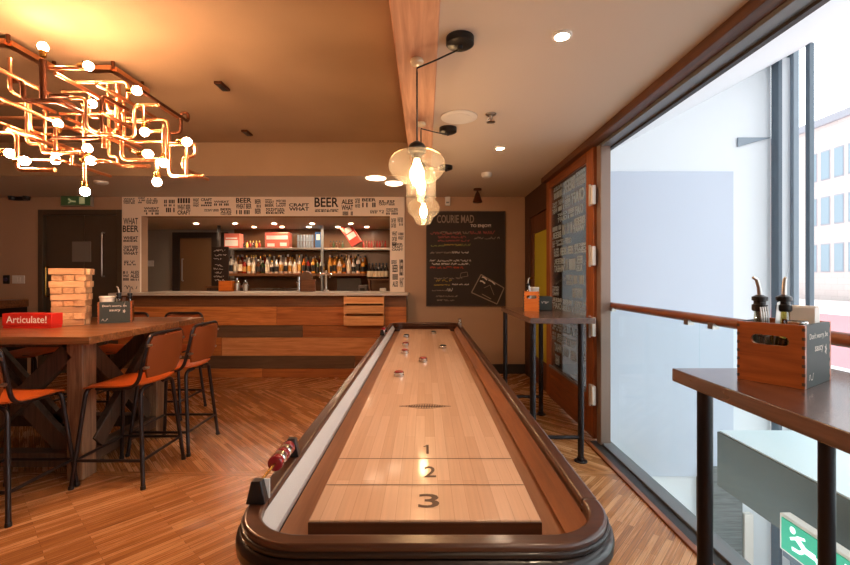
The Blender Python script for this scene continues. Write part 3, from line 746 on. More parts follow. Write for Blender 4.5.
for i in range(6):
    for j, dz in ((0, 0), (1, .12)):
        x, y = bx(299.5 + i * 2.75), 7.55
        lab = 'upturned clear tumbler, %s from the left, %s on the upper bar shelf' % (ORD[i], 'lower row' if j == 0 else 'stacked row')
        if gp is None:
            gp = thing('tumbler', lab, 'glass', (x, y, zs1 + dz), 0, 'stacked tumblers on the upper shelf')
            MB().lathe([(.022, .115), (.018, .1), (.017, .004), (.022, 0), (.0235, .0), (.0235, .003), (.019, .115)], 12, capb=False).build('glass_body', plain('frosted_glass_blue', rgb(150, 160, 170), .15, spec=.8), gp)
        else:
            t = copy_tree(gp); t.location = (x, y, zs1 + dz); tag(t, lab, 'glass', 'stacked tumblers on the upper shelf')
mini = {}
def minibottle(px, i, colr, capc, where):
    x = bx(px); key = (colr, capc)
    lab = 'miniature %s bottle, %s from the left %s' % (COLN.get(colr, colr), ORD[i], where)
    if key not in mini:
        t = thing('miniature_bottle', lab, 'bottle', (x, 7.6, zs1), 0, 'miniature bottles on the upper shelf')
        MB().lathe([(.02, 0), (.021, .07), (.009, .10), (.009, .115)], 10).build('glass_body', GL[colr], t)
        MB().lathe([(.0105, .11), (.0105, .135), (.001, .135)], 8).build('cap', capc, t); mini[key] = t
    else:
        t = copy_tree(mini[key]); t.location = (x, 7.6, zs1); tag(t, lab, 'bottle', 'miniature bottles on the upper shelf')
YC = plain('yellow_cap', rgb(226, 190, 60), .5)
for i in range(6): minibottle(244.5 + i * 3.1, i, ('dark', 'gold', 'red')[i % 3], YC if i > 1 else M['deepred'], 'between the pink boxes on the upper bar shelf')
for i in range(5): minibottle(331 + i * 3, i, ('brown', 'green', 'brown')[i % 3], M['black'], 'left of the leaning red box')
for i in range(9): minibottle(363.5 + i * 2.75, i, ('red', 'brown', 'red')[i % 3], M['deepred'], 'right of the leaning red box')

# on the bar and back counter: menu board, crate, taps, till
mbd = thing('menu_board', 'small black chalk menu board propped behind the bar counter', 'menu board', (bx(219.5, 6.6), 6.62, bzz(286, 6.6)))
hB = bzz(246.5, 6.6) - bzz(286, 6.6)
MB().box(-.13, .13, 0, .02, 0, hB).build('panel', M['chalkboard'], mbd, bevel=.003)
mb = MB(); pl = Plane((-.13, 0, 0), (1, 0, 0), (0, 0, 1), .002); rr = random.Random(2)
for k2, fr_ in enumerate((.88, .76, .66, .5, .42, .32, .22, .13)):
    pl.scribble(mb, .03 + .02 * (k2 % 2), hB * fr_, rr.uniform(.10, .19), .026, rr, .006)
mb.build('chalk_writing', M['chalkwhite'], mbd)
st = thing('back_shelf', 'low shelf carrying the small menu board behind the bar', 'shelf', (bx(225, 6.6), 6.7, 0))
MB().box(-.3, .25, -.12, .15, bzz(286, 6.6) - .03, bzz(286, 6.6)).build('board', PL[3], st); MB().box(-.28, .23, -.1, .13, 0, bzz(286, 6.6) - .03).build('cabinet', M['dark_beam'], st)
ob = thing('condiment_crate', 'small orange wooden crate standing on the bar by the menu board', 'crate', (P(226.5, 0, 6.15).x, 6.15, 1.109))
MB().box(-.09, .09, -.05, -.04, 0, .15).box(-.09, .09, .04, .05, 0, .15).box(-.09, -.08, -.04, .04, 0, .15).box(.08, .09, -.04, .04, 0, .15).box(-.09, .09, -.05, .05, 0, .01).build('box', M['caddy_or'], ob, bevel=.002)
def shaker(px, h, r, label):
    t = thing('cocktail_shaker', label, 'shaker', (P(px, 0, 6.2).x, 6.2, 1.109), 0, 'shakers on the bar')
    MB().lathe([(r * .75, 0), (r, h * .55), (r * .98, h * .6)], 18).build('cup', M['steel'], t)
    MB().lathe([(r * .97, h * .6), (r * .7, h * .8), (r * .35, h * .85), (r * .35, h), (.001, h)], 18, capb=False).build('lid', M['chrome'], t)
shaker(237, .19, .045, 'taller steel cocktail shaker on the bar beside the small orange crate')
shaker(245.5, .16, .04, 'shorter steel cocktail shaker on the bar right of the tall one')
tp = thing('beer_font', 'arched brown beer font with steel column on the bar', 'beer tap', (P(307, 0, 6.1).x, 6.1, 1.109))
MB().box(-.085, .12, -.04, .04, 0, .17).build('body', PL[3], tp, bevel=.006)
arc = [(-.085 * math.cos(a * PI / 10) + 0, .17 + .12 * math.sin(a * PI / 10)) for a in range(11)]
MB().prism([(x - .005, z) for x, z in arc], -.03, .03, Matrix(((1, 0, 0, 0), (0, 0, 1, 0), (0, 1, 0, 0), (0, 0, 0, 1)))).build('arch_badge', plain('brown_badge', rgb(120, 84, 60), .4), tp)
MB().cyl((-.115, 0, 0), (-.115, 0, .21), .028).build('column', M['chrome'], tp)
MB().cyl((-.115, -.03, .15), (-.115, -.10, .13), .010).build('spout', M['chrome'], tp)
tp = thing('tap_column', 'slim chrome T shaped tap column on the bar', 'beer tap', (P(326, 0, 6.1).x, 6.1, 1.109))
MB().lathe([(.05, 0), (.05, .015), (.022, .03), (.02, .27), (.026, .28), (.02, .30)], 18).build('column', M['chrome'], tp)
MB().cyl((-.09, 0, .25), (.09, 0, .25), .016).build('crossbar', M['chrome'], tp)
for x in (-.07, .07):
    MB().lathe([(.012, .27), (.018, .33), (.014, .36), (.001, .37)], 12, c=(x, 0, 0)).build('tap_handle', M['blackplastic'], tp)
    MB().cyl((x, 0, .25), (x, -.07, .2), .009).build('spout', M['chrome'], tp)
tl = thing('till', 'black till screen and printer on the back counter', 'till', (bx(349, 7.4), 7.45, .96))
MB().box(-.18, .18, -.12, .1, 0, .05).build('base', M['black'], tl, bevel=.006)
MB().box(-.22, .20, -.03, .01, .06, .34, Matrix.Rotation(math.radians(-10), 4, 'X')).build('screen', M['blackplastic'], tl, bevel=.006)
MB().box(-.03, .03, -.02, .06, .03, .12).build('stand', M['black'], tl)
pr = thing('receipt_printer', 'small grey receipt printer on the back counter beside the till', 'printer', (bx(361, 7.1), 7.36, .96))
MB().box(-.07, .07, -.09, .09, 0, .22).build('case', plain('mid_grey_case', rgb(110, 100, 96), .4), pr, bevel=.012)
MB().box(-.04, .04, -.10, -.085, .12, .17).build('paper_slot', M['blackplastic'], pr)
tz = thing('card_machine', 'small white card machine on the bar by the right side board', 'card machine', (P(383, 0, 6.0).x, 6.0, 1.109))
MB().box(-.04, .04, -.06, .04, 0, .05).build('case', M['white'], tz, bevel=.008); MB().box(-.028, .028, -.05, -.015, .05, .054).build('screen', M['blackplastic'], tz)
for px, hh, lab in ((262, .10, 'low dark speed rail tray on the back counter left of the centre'), (290, .10, 'low dark speed rail tray on the back counter near the beer font')):
    t = thing('drawer_unit', lab, 'drawer', (bx(px, 7.35), 7.4, .96))
    MB().box(-.2, .2, -.06, .3, 0, .16).build('case', M['dark_beam'], t, bevel=.004); MB().box(-.17, .17, -.07, -.055, .03, .12).build('front', M['black'], t)

def switch(px, py, Y, label, w2=.09):
    v = P(px, py, Y); t = thing('light_switch', label, 'switch', (v.x, Y, v.z))
    MB().box(-w2, w2, -.012, 0, -.055, .055).build('plate', M['white'], t, bevel=.004)
    MB().box(-.035, -.005, -.017, -.01, -.03, .03).build('rocker', M['white'], t, bevel=.002); MB().box(.005, .035, -.017, -.01, -.03, .03).build('rocker', M['white'], t, bevel=.002)
switch(149.5, 263.5, 8.0 - .001, 'white light switch on the grey wall seen inside the servery', .085)
switch(19, 279.5, YW - .001, 'white double light switch on the wall left of the dark doors', .085)
t = thing('door_buzzer', 'round dark access button on the wall beside the white switch', 'button', (P(7, 279.5, YW).x, YW, P(7, 279.5, YW).z))
MB().box(-.045, .045, -.015, 0, -.06, .06).build('plate', M['black'], t, bevel=.01); MB().tube([(0, -.015, 0), (0, -.03, 0)], .025).build('button', plain('dark_blue_button', rgb(50, 40, 70), .3), t)

sb = thing('side_cabinet', 'low dark cabinet with wooden top against the far left wall', 'cabinet', (-5.75, 5.6, 0))
MB().box(-.5, .35, -.22, .24, 0, P(0, 305, 5.4).z - .05).build('body', M['cab'], sb, bevel=.004)
MB().box(-.52, .37, -.25, .24, P(0, 305, 5.4).z - .05, P(0, 301, 5.4).z).build('top', M['tabletop'], sb, bevel=.004)
MB().box(-.46, .31, -.232, -.218, .1, P(0, 305, 5.4).z - .1).build('door', M['blackplastic'], sb, bevel=.003)

ex2 = thing('exit_sign', 'dim emergency exit sign above the dark doors on the far left', 'sign', (P(77, 0, 5.8).x, 5.8, P(0, 206.5, 5.8).z))
MB().box(-.21, .21, -.02, .03, 0, .15).build('housing', M['greywall'], ex2, bevel=.006)
MB().box(-.195, .195, -.025, -.018, .012, .138).build('sign_face', M['dimgreen'], ex2)
mb = MB(); pl = Plane((-.195, -.025, .012), (1, 0, 0), (0, 0, 1), .002)
pl.line(mb, [(.10, .09), (.14, .055), (.20, .05)], .022); pl.line(mb, [(.14, .055), (.10, .03)], .014); pl.rect(mb, .245, .32, .02, .11)
mb.build('pictogram', M['dimwhite'], ex2)
ss = thing('emergency_light', 'twin headed dark emergency spotlight high on the far left wall', 'light', (P(20, 0, 5.8).x, YW, P(0, 198, 5.8).z))
MB().box(-.07, .07, -.05, 0, -.03, .03).build('base', M['black'], ss, bevel=.006)
for x in (-.1, .1): MB().lathe([(.035, 0), (.045, .05), (.04, .055)], 14).build('lamp_head', M['black'], ss).location = (x, -.06, -.03)

# wall chalkboard
cbY = 5.83
X0, X1, Z0, Z1 = P(427, 0, cbY).x, P(504.5, 0, cbY).x, P(0, 305.5, cbY).z, P(0, 212, cbY).z
cb = thing('wall_chalkboard', 'large chalkboard with coloured chalk menu writing on the far wall', 'chalkboard', ((X0 + X1) / 2, YW, Z0))
Wd, Hd = X1 - X0, Z1 - Z0
MB().box(-Wd / 2, Wd / 2, -.02, -.001, 0, Hd).build('panel', M['chalkboard'], cb)
MB().box(-Wd / 2 - .012, -Wd / 2, -.026, 0, -.012, Hd + .012).box(Wd / 2, Wd / 2 + .012, -.026, 0, -.012, Hd + .012).box(-Wd / 2, Wd / 2, -.026, 0, -.012, 0).box(-Wd / 2, Wd / 2, -.026, 0, Hd, Hd + .012).build('frame', M['dark_beam'], cb)
pl = Plane((-Wd / 2, -.02, 0), (1, 0, 0), (0, 0, 1), .0015)
U = lambda px: (px - 427) / 77.5 * Wd
V = lambda py: (305.5 - py) / 93.5 * Hd
mb = MB(); rr = random.Random(9)
mb.use(1)
pl.text(mb, 'COURIE MAD', U(437), V(223), U(474) - U(437), V(215) - V(223), .012)
mb.use(0)
pl.text(mb, 'TO ENJOY!', U(470.5), V(228), U(491) - U(470.5), V(224.3) - V(228), .02)
def lines(mi, specs):
    mb.use(mi)
    for a, b, y, h in specs: pl.scribble(mb, U(a), V(y), U(b) - U(a), V(0) - V(h), rr, .006)
lines(2, [(430, 462, 234.5, 2.4), (470, 495, 234, 3), (438, 466, 238.2, 2.2), (438, 470, 241.5, 1.6)])
lines(1, [(440, 470, 233.6, 2.0), (474, 500, 239, 2.2), (434, 462, 279, 1.4), (432, 452, 291, 1), (436, 458, 297, 1.6), (437, 455, 301, 1.6)])
lines(4, [(431, 446, 246.5, 1.4), (455, 471, 246, 2.2)])
lines(1, [(430, 452, 253.5, 1.6)]); lines(0, [(452, 469, 253.5, 2)])
lines(0, [(430, 471, 261.5, 1.8), (432, 470, 264.8, 1.8)])
lines(3, [(430, 464, 268.5, 2)])
lines(5, [(436, 452, 281.5, 2), (434, 450, 285.5, 1.2), (444, 462, 245.6, 1.6)])
lines(0, [(452, 470, 285, 1.4), (447, 453, 291.5, 3.6)])
mb.use(1)
pl.line(mb, [(U(461), V(273)), (U(467), V(272)), (U(468), V(276)), (U(460), V(277.5)), (U(461), V(273))], .006)
Q = [(481, 274.5), (504, 288), (497, 304), (471.5, 292.5), (481, 274.5)]
pl.line(mb, [(U(a), V(b)) for a, b in Q], .014)
mb.use(0)
for a, b, q, e in ((482, 277, 487, 280), (488.5, 280, 495, 284.5), (480, 281, 485, 283.5)):
    pl.line(mb, [(U(a), V(b)), (U((a + q) / 2), V((b + e) / 2 - 1)), (U(q), V(e))], .018)
mb.use(1); pl.line(mb, [(U(484), V(288)), (U(490), V(285)), (U(494), V(295))], .006); pl.line(mb, [(U(482), V(294)), (U(491), V(299))], .01)
mb.build('chalk_writing', [M['chalkwhite'], M['chalkgrey'], M['chalkpink'], M['chalkred'], M['chalkgreen2'], M['chalkyellow']], cb)
t = thing('alarm_sounder', 'small white box high on the wall above the chalkboard', 'alarm', (P(447.5, 0, YW).x, YW, P(0, 206, YW).z))
MB().box(-.035, .035, -.04, 0, 0, .12).build('case', M['white'], t, bevel=.006); MB().box(-.02, .02, -.043, -.038, .03, .05).build('grille', M['greymetal'], t)

# ------------------------------------------------------------------ ceiling fittings on the right
for px, py, lab in ((562, 34.5, 'bright recessed downlight nearest the camera in the right hand ceiling'), (500, 147.5, 'smaller recessed downlight further back in the right hand ceiling')):
    Y = (ZC - CH) * F / (HY - py); downlight((px - CX) * Y / F, Y, ZC, lab, M['downlight'], 'ceiling downlights', .030)
for y_ in (.55, -.9, -2.3): downlight(.62, y_, ZC, 'unseen recessed downlight added overhead as fill light', M['downlight'], 'added unseen fill downlights', .036)  # unseen lamps added overhead to brighten the room
def ceil_pt(px, py): Y = (ZC - CH) * F / (HY - py); return ((px - CX) * Y / F, Y, ZC)
def disc(name, lab, cat, loc, r, h, mat):
    t = thing(name, lab, cat, loc)
    MB().lathe([(.001, -h), (r * .8, -h), (r, -h * .6), (r, 0)], 32, capb=False).build('cover', mat, t)
    MB().lathe([(r * .3, -h - .001), (r * .7, -h - .001), (r * .7, -h - .003), (r * .3, -h - .003)], 24, capb=False, capt=False).build('grille', mat, t)
disc('ceiling_speaker', 'round white ceiling speaker above the shuffleboard table', 'speaker', ceil_pt(459, 117), .125, .008, M['white'])
disc('smoke_detector', 'white dome smoke detector on the ceiling before the chalkboard', 'smoke detector', ceil_pt(486.5, 173), .055, .045, M['white'])
disc('smoke_detector', 'small white smoke detector on the low ceiling left above the dark doors', 'smoke detector', ceil_pt(101, 181.5), .07, .03, M['white'])
disc('glowing_disc', 'round flush ceiling disc with added glow, left of the pendants over the bar front', 'ceiling light', ceil_pt(376, 178), .11, .012, M['flush'])
disc('glowing_disc', 'second round flush ceiling disc with added glow, further back toward the bar', 'ceiling light', ceil_pt(394, 183), .10, .02, M['flush'])
t = thing('sprinkler', 'small metal sprinkler head on the right hand ceiling', 'sprinkler', ceil_pt(491, 114))
MB().lathe([(.035, 0), (.035, -.008), (.012, -.012), (.010, -.035), (.004, -.04)], 16).build('body', M['steel'], t)
MB().lathe([(.001, -.055), (.03, -.055), (.03, -.052), (.001, -.052)], 16, capb=False, capt=False).build('deflector', M['steel'], t)
MB().tube([(-.012, 0, -.03), (-.02, 0, -.042), (-.008, 0, -.053)], .003, 6).build('yoke', M['steel'], t)
t = thing('ceiling_spotlight', 'brown bell shaped fitting hanging from the ceiling above the chalkboard', 'light', (P(477.5, 0, 5.3).x, 5.3, ZC))
MB().lathe([(.05, 0), (.05, -.02), (.012, -.025), (.012, -.05)], 18).build('mount', M['iron'], t)
MB().lathe([(.02, -.045), (.03, -.07), (.05, -.13), (.06, -.16), (.055, -.17)], 18).build('shade', M['iron'], t)
for px, py, lab in ((222, 85, 'short dark slot fitting nearer the pipe chandelier in the recessed ceiling'), (247, 132, 'short dark slot fitting further back in the recessed ceiling')):
    Y = (ZR - CH) * F / (HY - py)
    t = thing('ceiling_slot', lab, 'vent', ((px - CX) * Y / F, Y, ZR))
    MB().box(-.03, .03, -.07, .07, -.02, 0).build('body', M['iron'], t, bevel=.004); MB().box(-.02, .02, -.06, .06, -.023, -.018).build('slot', M['black'], t)

# pendants hooked along the beam
def pendant(canopy, hook, zcap, prof, label, rb):
    t = thing('pendant_lamp', label, 'pendant lamp', (hook[0], hook[1], ZC), 0, 'pendants over the shuffleboard table')
    cx, cy = canopy[0] - hook[0], canopy[1] - hook[1]
    MB().lathe([(.064, 0), (.064, -.03), (.055, -.036), (.012, -.037), (.010, -.055)], 28, c=(cx, cy, 0)).build('canopy', M['iron'] if False else M['black'], t)
    zk = -.05
    MB().tube([(cx, cy, -.05), (cx * .5, cy * .5, -.065), (0, 0, -.075), (0, 0, -.10), (0, 0, zcap - ZC)], .0042, 8).build('cable', M['black'], t)
    h = MB().lathe([(.01, -.03), (.030, -.034), (.034, -.046), (.03, -.056), (.012, -.06)], 18).build('cable_hook', plain('clear_ceramic', rgb(230, 210, 170), .2), t)
    z = zcap - ZC
    MB().lathe([(.006, .03), (.016, .025), (.036, .012), (.044, -.002), (.044, -.03), (.03, -.034), (.022, -.06), (.001, -.06)], 24).build('lamp_cap', M['black'], t)\
        .location = (0, 0, z)
    MB().lathe([(r, zz - .015) for r, zz in prof], 40, capb=False, capt=False).build('glass_shade', M['glass_amber'], t).location = (0, 0, z)
    bl = MB().lathe([(.012, -.06), (.016, -.075), (rb, -.12), (rb, -.15), (rb * .6, -.185), (.001, -.195)], 18, capb=False, capt=False).build('bulb', M['filament'], t)
    bl.location = (0, 0, z)
c1 = ceil_pt(460, 38); c2 = ceil_pt(448, 128); c3 = ceil_pt(446, 166)
P1 = [(.040, 0), (.075, -.006), (.112, -.022), (.134, -.05), (.140, -.078), (.130, -.108), (.106, -.135), (.082, -.150), (.070, -.16), (.066, -.175)]
P2 = [(.040, 0), (.085, -.01), (.098, -.03), (.100, -.06), (.100, -.24), (.092, -.27), (.07, -.285)]
P3 = [(.040, 0), (.09, -.01), (.13, -.04), (.148, -.085), (.140, -.125), (.110, -.155), (.085, -.17), (.078, -.20), (.06, -.23), (.03, -.24)]
pendant(c1, (P(417, 0, 2.10).x, 2.10), P(0, 147, 2.10).z, P1, 'nearest pendant lamp with wide squashed amber glass globe', .033)
pendant(c2, (P(421, 0, 2.95).x, 2.95), P(0, 166, 2.95).z, P2, 'middle pendant lamp with straight amber glass cylinder', .031)
pendant(c3, (P(423.5, 0, 3.9).x, 3.9), P(0, 197, 3.9).z, P3, 'farthest pendant lamp with tapered amber glass globe', .033)

# ------------------------------------------------------------------ pipe chandelier
ch = thing('pipe_chandelier', 'copper pipe maze chandelier with many glowing globe bulbs over the left table', 'chandelier', (P(95, 0, 2.55).x, 2.55, ZR))
lp = Vector((P(95, 0, 2.55).x, 2.55, ZR))
def path(px, py, Y, *mv):
    pts = [P(px, py, Y)]
    for a, v in mv:
        if a == 'x': px = v
        elif a == 'z': py = v
        else:
            k2 = Y / v; px, py, Y = CX + (px - CX) * k2, HY + (py - HY) * k2, v
        pts.append(P(px, py, Y))
    return [p - lp for p in pts]
def pipe(mat, r, *a):
    MB().tube(fillet(path(*a), .035), r, 10).build('pipe', M[mat], ch)
C_, D_ = 'copper', 'iron'
pipe(D_, .017, 43, 60, 2.42, ('z', 100))
pipe(D_, .014, 9, 81, 2.42, ('x', 23), ('z', 101), ('x', 58), ('y', 2.62))
pipe(D_, .010, 50, 95.5, 2.46, ('x', 71), ('y', 2.6))
pipe(C_, .012, 50, 68, 2.45, ('x', 86))
pipe(C_, .011, 55, 73, 2.30, ('y', 2.95), ('x', 110))
pipe(C_, .010, 75.7, 82.2, 2.6, ('x', 127.8), ('z', 102.4), ('y', 2.35))
pipe(C_, .010, 10, 58, 2.4, ('z', 92), ('y', 2.7), ('x', 50))
pipe(C_, .012, -20, 60, 2.2, ('y', 2.75))
pipe(C_, .011, -25, 88, 2.15, ('y', 2.8), ('x', 100))
pipe(C_, .011, 27, 102, 2.5, ('z', 144), ('x', 42), ('z', 153), ('x', 80))
pipe(D_, .010, 52, 138, 2.5, ('x', 102), ('z', 95), ('y', 2.72))
pipe(C_, .010, 30, 104, 2.58, ('z', 130), ('y', 2.66), ('x', 52))
pipe(C_, .012, -10, 133, 2.4, ('x', 17), ('z', 170), ('x', 55))
pipe(C_, .011, -30, 112, 2.25, ('y', 2.9), ('x', 92))
pipe(C_, .010, -40, 150, 2.4, ('x', 8))
pipe(C_, .010, 17, 161, 2.4, ('x', 22))
pipe(C_, .012, 55.5, 128, 2.52, ('z', 156))
pipe(C_, .011, 84, 106, 2.6, ('z', 132), ('x', 117))
pipe(C_, .016, 117.7, 84, 2.66, ('z', 134), ('y', 2.55), ('x', 105), ('z', 148))
pipe(C_, .012, 122, 131, 2.6, ('z', 160), ('x', 162))
pipe(C_, .010, 109, 118, 2.7, ('z', 157), ('x', 118), ('z', 166), ('x', 150))
pipe(C_, .010, 158, 105, 2.6, ('x', 134.5), ('z', 138), ('x', 122))
pipe(C_, .011, 100, 112, 2.45, ('y', 2.85))
pipe(C_, .012, 147, 131, 2.62, ('x', 169), ('z', 176.5), ('x', 204))
pipe(C_, .014, 164.5, 128, 2.56, ('z', 160))
pipe(C_, .011, 170, 144, 2.5, ('x', 185))
pipe(C_, .010, 188, 144, 2.6, ('x', 195), ('z', 157), ('x', 183), ('z', 168), ('y', 2.9))
pipe(D_, .011, 140, 90, 2.45, ('y', 2.95), ('z', 113), ('x', 181), ('z', 133), ('x', 168))
pipe(C_, .010, 158, 105, 2.6, ('y', 2.8))
pipe(C_, .010, 144, 105, 2.6, ('z', 128))
pipe(C_, .010, 157, 160, 2.55, ('z', 178))
pipe(C_, .010, 85, 161, 2.5, ('z', 187))
pipe(C_, .011, 92, 161, 2.5, ('x', 108), ('y', 2.62), ('x', 148))
pipe(C_, .010, 72, 165, 2.55, ('z', 152), ('x', 86))
pipe(C_, .011, 130, 150, 2.45, ('y', 2.75))
pipe(C_, .010, 0, 118, 2.62, ('x', 60))
pipe(C_, .010, 60, 114, 2.7, ('x', 120))
pipe(C_, .010, 186.5, 146, 2.58, ('z', 175))
for a_ in ((C_, .010, -10, 104, 2.55, ('x', 28)), (C_, .010, 62, 92, 2.75, ('x', 90), ('z', 118), ('x', 99)), (C_, .010, 30, 128, 2.75, ('x', 84), ('z', 146)), (C_, .012, 5, 128, 2.3, ('y', 2.9)),
           (C_, .010, 97, 100, 2.8, ('x', 124), ('z', 122), ('x', 150)), (C_, .011, 112, 92, 2.5, ('y', 3.0), ('z', 150)), (C_, .010, 66, 118, 2.5, ('y', 2.95)), (C_, .010, 88, 134, 2.45, ('x', 112), ('y', 2.7)),
           (C_, .010, 128, 142, 2.7, ('x', 166), ('z', 152)), (C_, .011, 108, 82, 2.7, ('z', 112), ('x', 124), ('z', 140)), (C_, .010, 30, 84, 2.6, ('y', 2.95), ('z', 130)), (C_, .010, 14, 160, 2.5, ('x', 60), ('y', 2.9)),
           (C_, .011, 45, 110, 2.66, ('z', 150), ('x', 66)), (C_, .010, 132, 120, 2.8, ('x', 168), ('z', 140)), (C_, .010, 70, 98, 2.35, ('x', 86), ('z', 128), ('y', 2.8))):
    pipe(*a_)
# mounting frame just under the recess
def bar_(p0, p1, Y0=None): MB().beam(p0 - lp, p1 - lp, .05, .03).build('mounting_bar', M['copper'], ch)
zf = ZR - .05
def fpt(px, Y): return Vector(((px - CX) * Y / F, Y, zf))
A0, A1 = fpt(-30, 2.58), fpt(8, 2.58); bar_(A0, A1); bar_(A1, Vector((A1.x, 2.95, zf)))
B0, B1 = fpt(84, 2.9), fpt(113, 2.9); bar_(B0, B1); bar_(B1, Vector((B1.x, 3.25, zf)))
for v in (A0, A1, B0, B1, Vector((A1.x, 2.9, zf)), Vector((B1.x, 3.2, zf))):
    MB().cyl(v - lp, Vector((v.x, v.y, ZR)) - lp, .012, n=10).build('drop_rod', M['iron'], ch)
for (px, py, Y) in ((100, 66, 2.95),):
    v = P(px, py, Y); MB().cyl(v - lp, Vector((v.x, v.y, ZR)) - lp, .006, n=8).build('suspension_rod', M['copper'], ch)
bulbs = [(43, 47, 2.42, 1), (88.5, 66, 2.45, 0), (137, 90.6, 2.45, 0), (92, 104, 2.64, 0), (58, 123.6, 2.6, 1), (144.6, 132, 2.6, -1), (186.7, 141.8, 2.5, 0), (148, 154, 2.45, 0), (164, 163, 2.56, -1),
         (157, 182, 2.55, -1), (87.5, 148.5, 2.55, 1), (91, 160.6, 2.5, 0), (55.5, 160, 2.52, -1), (24.6, 161, 2.4, 0), (10, 153.5, 2.4, 0), (85, 191.5, 2.5, -1), (-30, 120, 2.3, -1), (-45, 75, 2.3, 1)]
bp = None
for px, py, Y, dr in bulbs:
    v = P(px, py, Y) - lp
    if bp is None:
        bs = bp = MB().lathe([(.001, -.026), (.014, -.022), (.022, -.012), (.025, 0), (.022, .012), (.014, .022), (.001, .026)], 16, capb=False, capt=False).build('bulb', M['bulb'], ch)
        sk = MB().lathe([(.015, -.056), (.017, -.045), (.017, -.022), (.012, -.018)], 14).build('socket', M['brass'], bs)
    else:
        bs = bp.copy(); COL.objects.link(bs); s2 = sk.copy(); COL.objects.link(s2); s2.parent = bs
    bs.location = v
    bs.rotation_euler = {1: (0, 0, 0), -1: (PI, 0, 0), 0: (0, PI / 2, 0)}[dr]

# ------------------------------------------------------------------ shuffleboard table
S = thing('shuffleboard_table', 'long dark walnut shuffleboard table with pale maple playfield', 'shuffleboard table', (0, 2.83, 0))
YN, YF, XO, XI, ZT = .805, 4.86, .392, .355, .80
def rrect(xo, y0, y1, r, n=8):
    pts = []
    for cx, cy, a0 in ((xo - r, y0 + r, -90), (xo - r, y1 - r, 0), (-xo + r, y1 - r, 90), (-xo + r, y0 + r, 180)):
        for k2 in range(n + 1):
            a = math.radians(a0 + 90 * k2 / n); pts.append((cx + r * math.cos(a), cy + r * math.sin(a)))
    return pts
def ring(mb, outer, inner, z0, z1):
    n = len(outer); vs = [(x, y, z) for z in (z0, z1) for L_ in (outer, inner) for x, y in L_]
    fs = []
    for i in range(n):
        j = (i + 1) % n
        fs += [(i, j, n + j, n + i), (2 * n + i, 3 * n + i, 3 * n + j, 2 * n + j), (i, 2 * n + i, 2 * n + j, j), (n + i, n + j, 3 * n + j, 3 * n + i)]
    mb.add(vs, fs)
def arc_rail(y_end, sgn):
    """a U shaped end rail with rounded corners; sgn -1 near end, +1 far end"""
    R = .15; ri = R - (XO - XI); n = 10; o = []; i_ = []
    ys = y_end - sgn * (R + .02)
    cyc = y_end - sgn * R
    seq = [(-1, 1), (1, -1)]
    o.append((-XO, ys)); i_.append((-XI, ys))
    for k2 in range(n + 1):
        a = PI / 2 * k2 / n; o.append((-XO + R - R * math.cos(a), cyc + sgn * R * math.sin(a))); i_.append((-XI + ri - ri * math.cos(a), cyc + sgn * ri * math.sin(a)))
    for k2 in range(n, -1, -1):
        a = PI / 2 * k2 / n; o.append((XO - R + R * math.cos(a), cyc + sgn * R * math.sin(a))); i_.append((XI - ri + ri * math.cos(a), cyc + sgn * ri * math.sin(a)))
    o.append((XO, ys)); i_.append((XI, ys))
    return o, i_
def strip(mb, o, i_, z0, z1):
    n = len(o)
    vs = [(x, y, z0) for x, y in o] + [(x, y, z0) for x, y in i_] + [(x, y, z1) for x, y in o] + [(x, y, z1) for x, y in i_]
    fs = []
    for k2 in range(n - 1):
        fs += [(k2, k2 + 1, n + k2 + 1, n + k2), (2 * n + k2, 3 * n + k2, 3 * n + k2 + 1, 2 * n + k2 + 1), (k2, 2 * n + k2, 2 * n + k2 + 1, k2 + 1), (n + k2, n + k2 + 1, 3 * n + k2 + 1, 3 * n + k2)]
    fs += [(0, n, 3 * n, 2 * n), (n - 1, 3 * n - 1, 4 * n - 1, 2 * n - 1) if False else (n - 1, 2 * n + n - 1, 3 * n + n - 1, n + n - 1)]
    mb.add(vs, fs)
o, i_ = arc_rail(YN, -1); mb = MB(); strip(mb, o, i_, .70, ZT); mb.build('near_end_rail', M['railX'], S, True, bevel=.006, seg=3)
ysn = YN + .17
o, i_ = arc_rail(YF, 1); mb = MB(); strip(mb, o, i_, .70, ZT); mb.build('far_end_rail', M['railX'], S, True, bevel=.006, seg=3)
ysf = YF - .17
for sg in (-1, 1):
    a, b = sorted((sg * XI, sg * XO))
    MB().box(a, b, ysn + .0015, ysf - .0015, .70, ZT).build('side_rail', M['rail'], S, True, bevel=.006, seg=3)
# stepped mouldings below the rail and the cabinet
mb = MB(); ring(mb, rrect(XO + .005, YN - .005, YF + .005, .155), rrect(XI, YN + .037, YF - .037, .113), .775, .787); mb.build('bead_moulding', M['cab'], S, True, bevel=.003)
mb = MB(); ring(mb, rrect(XO + .014, YN - .014, YF + .014, .164), rrect(XI, YN + .037, YF - .037, .113), .725, .775); mb.build('bullnose_moulding', M['cab'], S, True, bevel=.018, seg=4)
mb = MB(); ring(mb, rrect(XO - .012, YN + .012, YF - .012, .138), rrect(XI, YN + .037, YF - .037, .113), .42, .725); mb.build('cabinet_apron', M['cab'], S, True)
MB().box(-.30, .30, YN + .14, YF - .14, .43, .66).build('undercarriage', M['cab'], S, True)
for y in (1.35, 4.2):
    for x in (-.26, .26):
        MB().lathe([(.055, 0), (.06, .02), (.06, .10), (.05, .13), (.05, .56)], 4).build('leg', M['cab'], S).location = (x, y - 2.83, 0)
